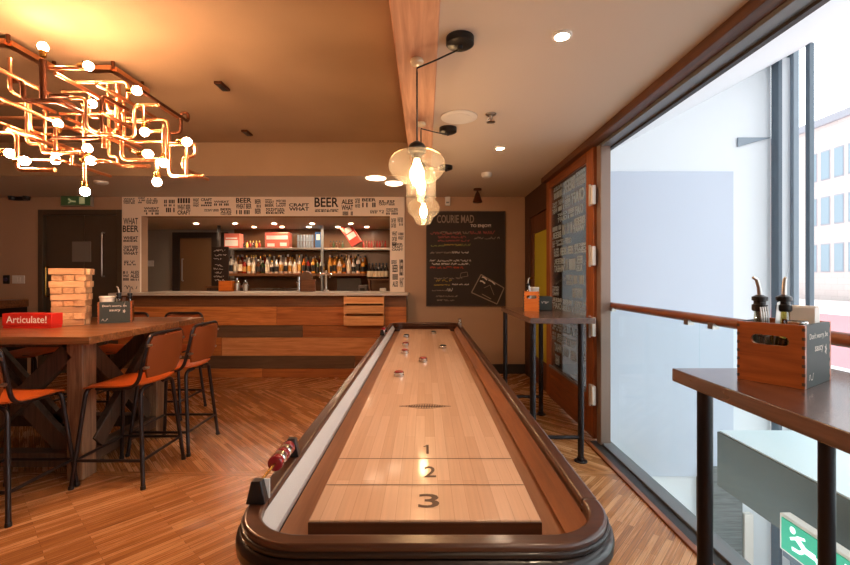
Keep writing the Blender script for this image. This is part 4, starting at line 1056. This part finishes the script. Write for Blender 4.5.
# gutters
PFX, PY0, PY1, ZP = .267, .985, 4.66, .745
for sg, nm, mt in ((-1, 'gutter_lining', 'carpet'), (1, 'gutter_lining', 'tan_lining')):  # left lining grey, right lining tan
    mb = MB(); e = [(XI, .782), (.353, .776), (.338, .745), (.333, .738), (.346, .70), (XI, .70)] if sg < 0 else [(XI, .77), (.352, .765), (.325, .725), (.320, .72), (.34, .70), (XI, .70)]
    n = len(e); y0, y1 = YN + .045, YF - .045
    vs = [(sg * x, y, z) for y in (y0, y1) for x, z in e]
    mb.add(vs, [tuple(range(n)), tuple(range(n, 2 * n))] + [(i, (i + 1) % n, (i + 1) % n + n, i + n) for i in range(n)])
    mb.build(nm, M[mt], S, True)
MB().box(-.34, .34, YN + .038, YF - .038, .66, .705).build('gutter_floor', M['gutter'], S, True)
pf = MB().box(-PFX, PFX, PY0, PY1, .706, ZP).build('playfield', M['maple'], S, True, bevel=.003)
MB().box(-PFX, PFX, PY0 - .004, PY0 - .0005, .706, ZP - .004).build('playfield_end', M['railX'], S, True)
mb = MB(); inkp = Plane((0, 0, ZP), (1, 0, 0), (0, 1, 0), .0006)
def yp(py): return F * (CH - ZP) / (py - HY)
for py, wd in ((458.7, .004), (485, .004)):
    inkp.rect(mb, -PFX + .002, PFX - .002, yp(py) - wd / 2, yp(py) + wd / 2)
yh = lambda a, b: (yp(b), yp(a) - yp(b))
for s_, cx, t_, b_, w_ in (('2', 430, 466.5, 477.5, .034), ('3', 428.8, 494, 508, .052)):
    y0, h = yh(t_, b_); ym = y0 + h / 2
    X = (cx - CX) * ym / F; inkp.text(mb, s_, X - w_ / 2, y0, w_, h, .015)
yb_, yt_ = yp(454), yp(445); x1_ = (427.5 - CX) * (yb_ + yt_) / 2 / F
inkp.rect(mb, x1_ - .004, x1_ + .004, yb_, yt_); inkp.line(mb, [(x1_ + .002, yt_ - .003), (x1_ - .012, yt_ - .016)], .007)
yd = yp(406.3)
pts = [(-.165, 0), (-.10, .012), (-.04, .03), (0, .034), (.04, .03), (.10, .012), (.165, 0), (.10, -.012), (.04, -.03), (0, -.034), (-.04, -.03), (-.10, -.012)]
for k2 in range(len(pts)):
    a, b = pts[k2], pts[(k2 + 1) % len(pts)]; inkp.line(mb, [(a[0] * .68, yd + a[1]), (b[0] * .68, yd + b[1])], .005)
for k2 in range(16):
    x = -.082 + .011 * k2; hh = .03 * (1 - abs(x) / .10); inkp.line(mb, [(x, yd - hh), (x + .004, yd + hh)], .005)
inkp.line(mb, [(-.07, yd), (.07, yd)], .012)
mb.build('score_markings', plain('brown_ink', rgb(92, 62, 44), .5), pf, False)
# the lettering was drawn in world coordinates; shift it into the table's frame
for o_ in bpy.data.objects:
    if o_.name.startswith('score_markings'): o_.location = (0, -2.83, 0)

# abacus score counters clipped to the rails
def counter(x, y, label, beads=5):
    t = thing('score_counter', label, 'score counter', (x, y, ZT), 0)
    for yy in (0, .25):
        MB().add([(-.022, yy - .012, 0), (.022, yy - .012, 0), (.022, yy + .012, 0), (-.022, yy + .012, 0), (-.011, yy - .010, .05), (.011, yy - .010, .05), (.011, yy + .010, .05), (-.011, yy + .010, .05)],
                 [(0, 1, 2, 3), (4, 5, 6, 7), (0, 1, 5, 4), (1, 2, 6, 5), (2, 3, 7, 6), (3, 0, 4, 7)]).build('end_post', M['blackplastic'], t, bevel=.002)
    MB().box(-.0115, .0225, .0125, .016, .002, .046).build('post_face', M['white'], t)
    MB().cyl((0, 0, .037), (0, .25, .037), .0035, n=8).build('rod', M['brass'], t)
    for k2 in range(beads):
        MB().cyl((0, .11 + k2 * .022, .037), (0, .130 + k2 * .022, .037), .019, n=16).build('bead', M['deepred'] if k2 % 2 == 0 else M['chrome'], t, bevel=.003)
    return t
counter(-XO + .018, .96, 'abacus score counter with red and silver beads on the near left rail')
counter(-XO + .018, 3.75, 'distant score counter with red beads on the far left rail')
t = thing('rail_clip', 'small bright metal fitting on the far right corner of the shuffleboard rail', 'clip', (XO - .02, 4.62, ZT))
MB().lathe([(.022, 0), (.022, .02), (.012, .03), (.012, .05), (.02, .06), (.001, .07)], 16).build('knob', M['chrome'], t)
MB().box(-.016, .016, -.05, -.024, 0, .02).build('foot', M['steel'], t, bevel=.003)

# pucks
pk = {}
for px, py, kind, lab in ((406.3, 337.5, 'k', 'dark capped puck at the back left of the playfield'), (433.5, 334, 'k', 'dark capped puck at the very back of the playfield'), (405.5, 345.8, 'r', 'red capped puck just in front of the back left dark puck'),
                          (404.8, 353.2, 'r', 'red capped puck, nearest of the three in a row at the left'), (443, 348.5, 'k', 'large looking black capped puck on the right of the playfield'),
                          (423, 361.5, 'r', 'red capped puck alone in the middle of the playfield'), (399, 376, 'r', 'red capped puck nearest the camera on the left of the playfield')):
    y = F * (CH - ZP) / (py - HY); x = (px - CX) * y / F
    if kind not in pk:
        t = thing('shuffleboard_puck', lab, 'puck', (x, y, ZP + .0008), 0, 'pucks on the playfield')
        MB().lathe([(.024, 0), (.029, .003), (.029, .008), (.022, .012), (.022, .014), (.029, .018), (.029, .020), (.026, .022)], 28).build('weight', M['chrome'], t)
        MB().lathe([(.023, .0205), (.0235, .027), (.018, .030), (.001, .030)], 24).build('cap', M['darkred'] if kind == 'r' else M['blackplastic'], t); pk[kind] = t
    else:
        t = copy_tree(pk[kind]); t.location = (x, y, ZP + .0008); tag(t, lab, 'puck', 'pucks on the playfield')

# ------------------------------------------------------------------ poseur tables on the right
def poseur(x0, x1, y0, y1, z, label, lx0, lx1, ly0, ly1):
    t = thing('poseur_table', label, 'high table', ((x0 + x1) / 2, (y0 + y1) / 2, 0), 0, 'narrow high tables along the window')
    wx, wy = (x1 - x0) / 2, (y1 - y0) / 2; cx, cy = (x0 + x1) / 2, (y0 + y1) / 2
    MB().box(-wx, wx, -wy, wy, z - .04, z).build('tabletop', wood('dark_walnut_top' , rgb(62, 40, 30), rgb(104, 68, 50), axis=1, scale=9, rough=.25, coat=.6), t, bevel=.003)
    for x in (lx0, lx1):
        for y in (ly0, ly1):
            l = MB().cyl((x - cx, y - cy, 0), (x - cx, y - cy, z - .04), .021, n=18).build('leg', M['blackmetal'], t)
            MB().lathe([(.045, 0), (.045, .008), (.026, .012), (.025, .03)], 20, c=(x - cx, y - cy, 0)).build('floor_flange', M['blackmetal'], l)
    for y in (ly0, ly1): MB().cyl((lx0 - cx, y - cy, .17), (lx1 - cx, y - cy, .17), .014, n=12).build('stretcher', M['blackmetal'], t)
    return t
poseur(.735, 1.19, 3.0, 4.15, 1.02, 'narrow high table with black pipe legs by the folded glazed door', .765, 1.105, 3.05, 4.1)
poseur(.768, 1.262, .2, 1.338, 1.02, 'narrow walnut high table with black legs closest to the camera on the right', .84, 1.205, .26, 1.29)

# condiment caddies
def caddy(loc, rz, L, label, endmat, text=True, H=.165, W=.14):
    """ends are wood with a slot handle (facing local -Y), long sides are chalk panels (facing +X)"""
    t = thing('condiment_caddy', label, 'caddy', loc, rz, None)
    m = Matrix(((1, 0, 0, 0), (0, 0, 1, 0), (0, 1, 0, 0), (0, 0, 0, 1)))
    for y in (-L / 2, L / 2 - .012):
        mb = MB(); sl = []; w2 = .042; zc = H * .72; rr_ = .013
        # front board built around a rounded slot
        for x0, x1, z0, z1 in ((-W / 2, W / 2, 0, zc - rr_), (-W / 2, W / 2, zc + rr_, H), (-W / 2, -w2, zc - rr_, zc + rr_), (w2, W / 2, zc - rr_, zc + rr_)): mb.box(x0, x1, y, y + .012, z0, z1)
        for sg in (-1, 1):
            pts = [(sg * w2, -rr_), (sg * (w2 - rr_), -rr_)] + [(sg * (w2 - rr_ + rr_ * math.sin(a * PI / 8)), -rr_ * math.cos(a * PI / 8)) for a in range(1, 8)] + [(sg * (w2 - rr_), rr_), (sg * w2, rr_)]
            if True: mb.prism([(x, z + zc) for x, z in pts], y, y + .012, m)
        fj = mb.use(1)
        for k2 in range(7):
            for sg in (-1, 1): fj.box(*sorted((sg * (W / 2 - .006), sg * (W / 2 + .0005))), y - .0008, y + .003, .008 + k2 * H / 7, .016 + k2 * H / 7)
        mb.build('end_board', [M[endmat], M['dark_beam']], t, smooth=False)
    for sg in (-1, 1):
        MB().box(*(sorted((sg * (W / 2 - .008), sg * W / 2))), -L / 2 + .012, L / 2 - .012, 0, H).build('chalk_panel', M['chalkgreen'] if endmat != 'x' else M['chalkboard'], t)
    MB().box(-W / 2 + .008, W / 2 - .008, -L / 2 + .012, L / 2 - .012, 0, .008).build('base', M[endmat], t)
    if text:
        pl = Plane((W / 2, -L / 2 + .012, 0), (0, 1, 0), (0, 0, 1), .0012); mb = MB(); l = L - .024
        pl.text(mb, "Don't worry, be", l * .10, H * .74, l * .78, H * .12, .01); pl.text(mb, 'saucy', l * .32, H * .52, l * .36, H * .12, .01)
        pl.line(mb, [(l * (.80 + .05 * math.cos(a * 4 * PI / 5)), H * (.55 + .09 * math.sin(a * 4 * PI / 5))) for a in range(6)], .002)
        pl.scribble(mb, l * .08, H * .12, l * .2, H * .1, random.Random(4), .002)
        mb.build('chalk_lettering', M['chalkwhite'], t)
    return t
def oil_bottle(loc, mat, label, tilt):
    t = thing('oil_bottle', label, 'bottle', loc)
    MB().lathe([(.028, 0), (.03, .006), (.03, .09), (.026, .12), (.014, .15), (.0125, .185)], 20).build('glass_body', M[mat], t)
    MB().lathe([(.016, .178), (.0185, .182), (.0185, .196), (.014, .198), (.014, .206), (.0185, .208), (.0185, .218), (.008, .224)], 18).build('stopper', M['blackplastic'], t)
    MB().tube([(0, 0, .222), (tilt * .2, 0, .245), (tilt * .7, 0, .266), (tilt * 1.6, 0, .272)], [.006, .0055, .005, .004], 10).build('pourer', M['steel'], t)
    return t
def cutlery(loc, rx, ry, label, mat='steel', knife=False):
    t = thing('knife' if knife else 'fork', label, 'cutlery', loc); t.rotation_euler = (rx, ry, 0)
    MB().box(-.006, .006, -.002, .002, 0, .11).build('handle', M[mat], t, bevel=.001)
    if knife: MB().add([(-.006, -.001, .11), (.009, -.001, .11), (.011, -.001, .17), (.004, -.001, .205), (-.006, -.001, .20), (-.006, .001, .11), (.009, .001, .11), (.011, .001, .17), (.004, .001, .205), (-.006, .001, .20)],
            [(0, 1, 2, 3, 4), (9, 8, 7, 6, 5), (0, 5, 6, 1), (1, 6, 7, 2), (2, 7, 8, 3), (3, 8, 9, 4), (4, 9, 5, 0)]).build('blade', M[mat], t)
    else:
        mb = MB().box(-.011, .011, -.0015, .0015, .11, .145)
        for k2 in range(4): mb.box(-.011 + k2 * .0062, -.0085 + k2 * .0062, -.0015, .0015, .145, .19)
        mb.build('tines', M[mat], t)
    return t
# near caddy: front end board spans pixels 737..805, seen corner on
_a = math.radians(-57); pB = Vector((.95, 1.075)); pA = pB - Vector((math.cos(_a), math.sin(_a))) * .147
dx = (pB - pA); W_ = dx.length; u_ = dx.normalized(); v_ = Vector((-u_.y, u_.x))
L_ = .20; cc = (pA + pB) / 2 + v_ * L_ / 2; rz = math.atan2(u_.y, u_.x)
ZTb = 1.0205
caddy((cc.x, cc.y, ZTb), rz, L_, 'wooden condiment caddy with slot handle on the nearest high table', 'cratez', True, .160, W_)
def inC(a, b, z): p = cc + u_ * a + v_ * b; return (p.x, p.y, ZTb + z)
oil_bottle(inC(-.040, -.045, .009), 'vinegar', 'glass oil bottle with curved steel pourer at the front left of the near caddy', -.012)
oil_bottle(inC(.0, .0, .009), 'oil', 'olive oil bottle with pourer right of the other bottle in the near caddy', .004)
cutlery(inC(-.050, .035, .012), 0, math.radians(-9), 'dark handled knife standing at the left of the near caddy', 'dkmetal', True)
cutlery(inC(-.012, -.05, .012), 0, math.radians(-6), 'steel fork between the two bottles in the near caddy')
cutlery(inC(-.015, -.03, .012), 0, math.radians(5), 'steel knife leaning between the two bottles in the near caddy', 'steel', True)
t = thing('napkin_stack', 'white folded paper napkins standing at the back of the near caddy', 'napkins', inC(.030, .045, .009), rz)
for k2 in range(5): MB().box(-.03, .03, -.02 + k2 * .008, -.0145 + k2 * .008, 0, .19 + .004 * (k2 % 2)).build('napkin', M['napkin'], t, bevel=.001)
t = thing('ramekin', 'small white sauce pot at the front of the near caddy', 'pot', inC(.043, -.055, .009), 0)
MB().lathe([(.018, 0), (.022, .004), (.024, .155), (.021, .155), (.019, .14), (.001, .14)], 20).build('body', M['glass_bottle'], t); MB().lathe([(.0242, .14), (.0252, .156), (.0235, .158)], 20, capb=False, capt=False).build('rim', M['chrome'], t)

# far caddy
YF_ = 3.62; xf = (533.5 - CX) * YF_ / F
caddy((xf, YF_ + .09, 1.0205), math.radians(-10), .18, 'bright orange condiment caddy on the farther high table', 'caddy_or', False, .165, .125)
t = thing('ramekin', 'white sauce pot standing in the far orange caddy', 'pot', (xf + .04, YF_ + .12, 1.03))
MB().lathe([(.026, 0), (.032, .004), (.036, .19), (.033, .19), (.03, .17), (.001, .17)], 18).build('body', M['white'], t); MB().lathe([(.036, .17), (.04, .18), (.036, .192)], 18, capb=False, capt=False).build('rim', M['white'], t)
oil_bottle((xf - .03, YF_ + .07, 1.03), 'vinegar', 'oil bottle in the far orange caddy', .01)
cutlery((xf - .005, YF_ + .04, 1.032), 0, math.radians(-6), 'steel knife standing in the far orange caddy', 'steel', True)
mn = thing('bottle_tray', 'dark green box of sauce bottles beside the far orange caddy', 'box', (xf + .13, YF_ + .12, 1.0205), math.radians(-10))
MB().box(-.055, .055, -.07, .07, 0, .12).build('case', M['chalkgreen'], mn, bevel=.004)
mb = MB(); Plane((-.055, -.07, 0), (1, 0, 0), (0, 0, 1), .001).scribble(mb, .02, .06, .07, .02, random.Random(3), .003); mb.build('chalk_lettering', M['chalkwhite'], mn)

# ------------------------------------------------------------------ pub table on the left
T = thing('trestle_table', 'large square high pub table with oiled wood top and timber trestle legs', 'table', (-2.95, 3.2, 0))
TX0, TX1, TY0, TY1, TZ = -3.95, -1.99, 2.55, 3.86, .95
n = 7
for k2 in range(n):
    y0 = TY0 + (TY1 - TY0) * k2 / n; y1 = TY0 + (TY1 - TY0) * (k2 + 1) / n
    MB().box(TX0, TX1, y0 + .0015, y1 - .0015, TZ - .045, TZ).build('top_plank', M['tabletop'], T, True, bevel=.003)
MB().box(TX0 + .33, TX1 - .33, TY0 + .24, TY0 + .28, TZ - .10, TZ - .045).build('apron', M['dark_beam'], T, True, bevel=.004)
MB().box(TX0 + .33, TX1 - .33, TY1 - .28, TY1 - .24, TZ - .10, TZ - .045).build('apron', M['dark_beam'], T, True, bevel=.004)
px_ = [(-2.25, 2.82), (-2.25, 3.58), (-3.7, 2.82), (-3.7, 3.58)]
for x, y in px_: MB().box(x - .052, x + .052, y - .06, y + .06, 0, TZ - .046).build('leg', M['post'], T, True, bevel=.006)
def brace(p0, p1, o=.0): MB().beam(Vector(p0) - Vector((-2.95, 3.2, 0)), Vector(p1) - Vector((-2.95, 3.2, 0)), .05, .11).build('brace', M['dark_beam'], T, bevel=.004)
for y in (2.82, 3.58):
    brace((-2.30, y - .035, .83), (-3.05, y - .035, .10)); brace((-2.32, y + .03, .12), (-2.98, y + .03, .84))
    brace((-3.65, y - .035, .83), (-3.0, y - .035, .10))
    MB().box(-3.64, -2.31, y - .05, y + .05, .08, .17).build('stretcher', M['dark_beam'], T, True, bevel=.004)
brace((-2.27, 2.88, .83), (-2.27, 3.52, .2)); brace((-2.21, 2.88, .2), (-2.21, 3.52, .83))
MB().box(-2.29, -2.20, 2.88, 3.52, .08, .17).build('stretcher', M['dark_beam'], T, True, bevel=.004)

# giant wooden block tower: nine courses of three blocks
BL = .208; bw = BL / 3; bh = .0468; tz = TZ + .0005; TH = math.radians(27)
tu, tv = Vector((math.cos(TH), math.sin(TH))), Vector((-math.sin(TH), math.cos(TH)))
tc_ = Vector((-2.515, 3.19)) - tu * BL / 2 + tv * BL / 2
rnd = random.Random(21); jb = None
COURSE = ['bottom course', 'second course up', 'third course up', 'fourth course up', 'middle course', 'fourth course from the top', 'third course from the top', 'second course from the top', 'top course']
for lv in range(9):
    for k2 in range(3):
        along_x = lv % 2 == 0
        lab = 'pine tower block, %s of the three in the %s' % ((('front one', 'middle one', 'rear one') if along_x else ('left one', 'middle one', 'right one'))[k2], COURSE[lv])
        if jb is None:
            jb = o = MB().box(-BL / 2, BL / 2, -bw / 2 + .001, bw / 2 - .001, 0, bh - .001).build('tower_block', M['jenga'], bevel=.004)
        else: o = jb.copy(); COL.objects.link(o)
        off = (k2 - 1) * bw; j1 = rnd.uniform(-.016, .016)
        q = tc_ + (tu * j1 + tv * off if along_x else tu * off + tv * j1)
        o.location = (q.x, q.y, tz + lv * bh)
        o.rotation_euler = (0, 0, TH + (0 if along_x else PI / 2) + rnd.uniform(-.01, .01))
        tag(o, lab, 'wooden block', 'blocks of the giant tower')

# red game box
gb = thing('game_box', 'long red board game box lying on the pub table by the block tower', 'game box', (-2.752, 3.02, TZ), math.radians(0))
MB().box(-.17, .17, -.045, .040, 0, .045).build('box_base', M['redbox'], gb, bevel=.003)
lid = MB().box(-.173, .173, -.048, .043, .02, .105).build('box_lid', M['redbox'], gb, bevel=.003)
MB().box(-.1745, -.173, -.04, .036, .03, .098).build('end_label', M['redbox_side'], lid)
mb = MB(); pl = Plane((-.173, -.048, .02), (1, 0, 0), (0, 0, 1), .001)
pl.text(mb, 'Articulate!', .03, .018, .28, .05, .012); mb.build('game_lettering', M['whiteprint'], lid)

# left caddy with the chalk panel toward the camera
cx_, cy_ = -2.44, 3.396
caddy((cx_, cy_, TZ + .0005), math.radians(-60), .22, 'condiment caddy with chalk lettering panel on the pub table', 'cratez', True, .165, .14)
t = thing('ramekin', 'white sauce bowl standing in the pub table caddy', 'pot', (cx_ - .07, cy_, TZ + .01))
MB().lathe([(.035, 0), (.04, .01), (.050, .195), (.047, .195), (.043, .18), (.001, .18)], 20).build('body', M['white'], t); MB().lathe([(.050, .18), (.054, .188), (.050, .197)], 20, capb=False, capt=False).build('rim', M['white'], t)
oil_bottle((cx_ + .03, cy_ - .01, TZ + .01), 'vinegar', 'left oil bottle with steel pourer in the pub table caddy', -.012)
oil_bottle((cx_ + .095, cy_ + .02, TZ + .01), 'vinegar', 'right oil bottle with steel pourer in the pub table caddy', .012)
cutlery((cx_ + .06, cy_ - .03, TZ + .012), 0, math.radians(8), 'steel fork standing in the pub table caddy')
cutlery((cx_ + .0, cy_ + .03, TZ + .012), 0, math.radians(-6), 'steel knife standing in the pub table caddy', 'steel', True)

# bar stools
def make_stool(label):
    t = thing('bar_stool', label, 'bar stool', (0, 0, 0), 0, 'leather bar stools round the pub table')
    hs, ft, zs = .17, .222, .62
    # seat: a gently dished leather pad
    N_ = 10; vs = []; fs = []
    def rr2(u, v):   # rounded-square mapping
        return u * (1 - .10 * v * v), v * (1 - .10 * u * u)
    for lay, zz in ((0, .022), (1, 0)):
        for i in range(N_ + 1):
            for j in range(N_ + 1):
                u, v = i / N_ * 2 - 1, j / N_ * 2 - 1; a, b = rr2(u, v)
                edge = max(abs(u), abs(v)) ** 6
                z = zs + (zz - .010 * (1 - u * u) + .012 * v * v * (v < 0) - .012 * edge * (lay == 0) - .016 * max(0, v) ** 3)
                vs.append((a * .20, b * .20, z))
    n1 = (N_ + 1) ** 2
    for i in range(N_):
        for j in range(N_):
            k2 = i * (N_ + 1) + j; fs.append((k2, k2 + 1, k2 + N_ + 2, k2 + N_ + 1)); fs.append((n1 + k2, n1 + k2 + N_ + 1, n1 + k2 + N_ + 2, n1 + k2 + 1))
    for i in range(N_):
        for a, b in (((i) * (N_ + 1), (i + 1) * (N_ + 1)), ((i + 1) * (N_ + 1) + N_, i * (N_ + 1) + N_), (i + 1, i), (N_ * (N_ + 1) + i, N_ * (N_ + 1) + i + 1)):
            fs.append((a, b, n1 + b, n1 + a))
    MB().add(vs, fs).build('seat', M['leather'], t)
    for sx in (-1, 1):
        for sy in (-1, 1):
            top = (sx * hs, sy * hs, zs - .012)
            pts = fillet([(sx * hs * .35, sy * hs, zs - .014), (sx * (hs - .004), sy * hs, zs - .016), (sx * ft, sy * ft, 0)], .05)
            l = MB().tube(pts, .0125, 10).build('leg', M['stooltube'], t)
            MB().cyl((sx * ft, sy * ft, 0), (sx * (ft - .001), sy * (ft - .001), .022), .0155, n=12).build('foot_cap', M['blackplastic'], l)
    def legx(z): return hs + (ft - hs) * (1 - z / (zs - .016))
    for z, pr in ((.17, ('x', 'y')),):
        q = legx(z)
        for sg in (-1, 1):
            MB().cyl((-q, sg * q, z), (q, sg * q, z), .0095, n=10).build('footrest', M['stooltube'], t)
            MB().cyl((sg * q, -q, z), (sg * q, q, z), .0095, n=10).build('footrest', M['stooltube'], t)
    # back frame: one bent tube rising from the seat's sides round the back
    fr_ = fillet([(-.175, .10, zs - .012), (-.185, -.16, zs - .005), (-.195, -.215, zs + .20), (-.185, -.235, zs + .325), (.185, -.235, zs + .325), (.195, -.215, zs + .20), (.185, -.16, zs - .005), (.175, .10, zs - .012)], .075, 6)
    MB().tube(fr_, .0115, 10).build('back_frame', M['stooltube'], t)
    # curved leather back panel held inside the frame
    vs = []; fs = []; A, B_ = 10, 6
    for lay in (0, 1):
        for i in range(A + 1):
            for j in range(B_ + 1):
                u, v = i / A * 2 - 1, j / B_
                z = zs + .05 + .262 * v; y = -.185 - .055 * ((z - zs) / .345) ** .8 - .028 * (1 - u * u) - (.011 if lay else 0)
                ww = .178 + .008 * math.sin(v * PI) - .02 * max(0, (v - .8) / .2) ** 2 - .025 * max(0, (.25 - v) / .25) ** 2
                vs.append((u * ww, y, z))
    n1 = (A + 1) * (B_ + 1)
    for i in range(A):
        for j in range(B_):
            k2 = i * (B_ + 1) + j; fs.append((k2, k2 + B_ + 1, k2 + B_ + 2, k2 + 1)); fs.append((n1 + k2, n1 + k2 + 1, n1 + k2 + B_ + 2, n1 + k2 + B_ + 1))
    for i in range(A):
        for a, b in ((i * (B_ + 1), (i + 1) * (B_ + 1)), ((i + 1) * (B_ + 1) + B_, i * (B_ + 1) + B_)): fs.append((b, a, n1 + a, n1 + b))
    for j in range(B_):
        for a, b in ((j + 1, j), (A * (B_ + 1) + j, A * (B_ + 1) + j + 1)): fs.append((b, a, n1 + a, n1 + b))
    MB().add(vs, fs).build('backrest', M['leather_back'], t)
    for sx in (-1, 1):
        for zz in (.12, .26):
            y = -.19 - .05 * (zz / .345)
            MB().cyl((sx * .165, y - .01, zs + zz), (sx * .20, y - .005, zs + zz), .010, n=10).build('frame_bolt', M['steel'], t)
    return t
stools = [(-1.955, 2.865, 90, 'leather bar stool on the right of the pub table, nearer the camera'),
          (-1.945, 3.355, 90, 'leather bar stool on the right of the pub table, nearer the bar'),
          (-2.40, 2.47, 0, 'leather bar stool in front of the pub table, cut by the left edge'),
          (-2.45, 4.14, 180, 'leather bar stool behind the pub table nearest its right corner'),
          (-3.0, 4.14, 180, 'leather bar stool behind the pub table facing the condiment caddy'),
          (-3.62, 3.98, 180, 'leather bar stool behind the pub table behind the red game box')]
s0 = make_stool(stools[0][3])
for k2, (x, y, a, lab) in enumerate(stools):
    o = s0 if k2 == 0 else copy_tree(s0)
    o.location = (x, y, 0); o.rotation_euler = (0, 0, math.radians(a)); o['label'] = lab
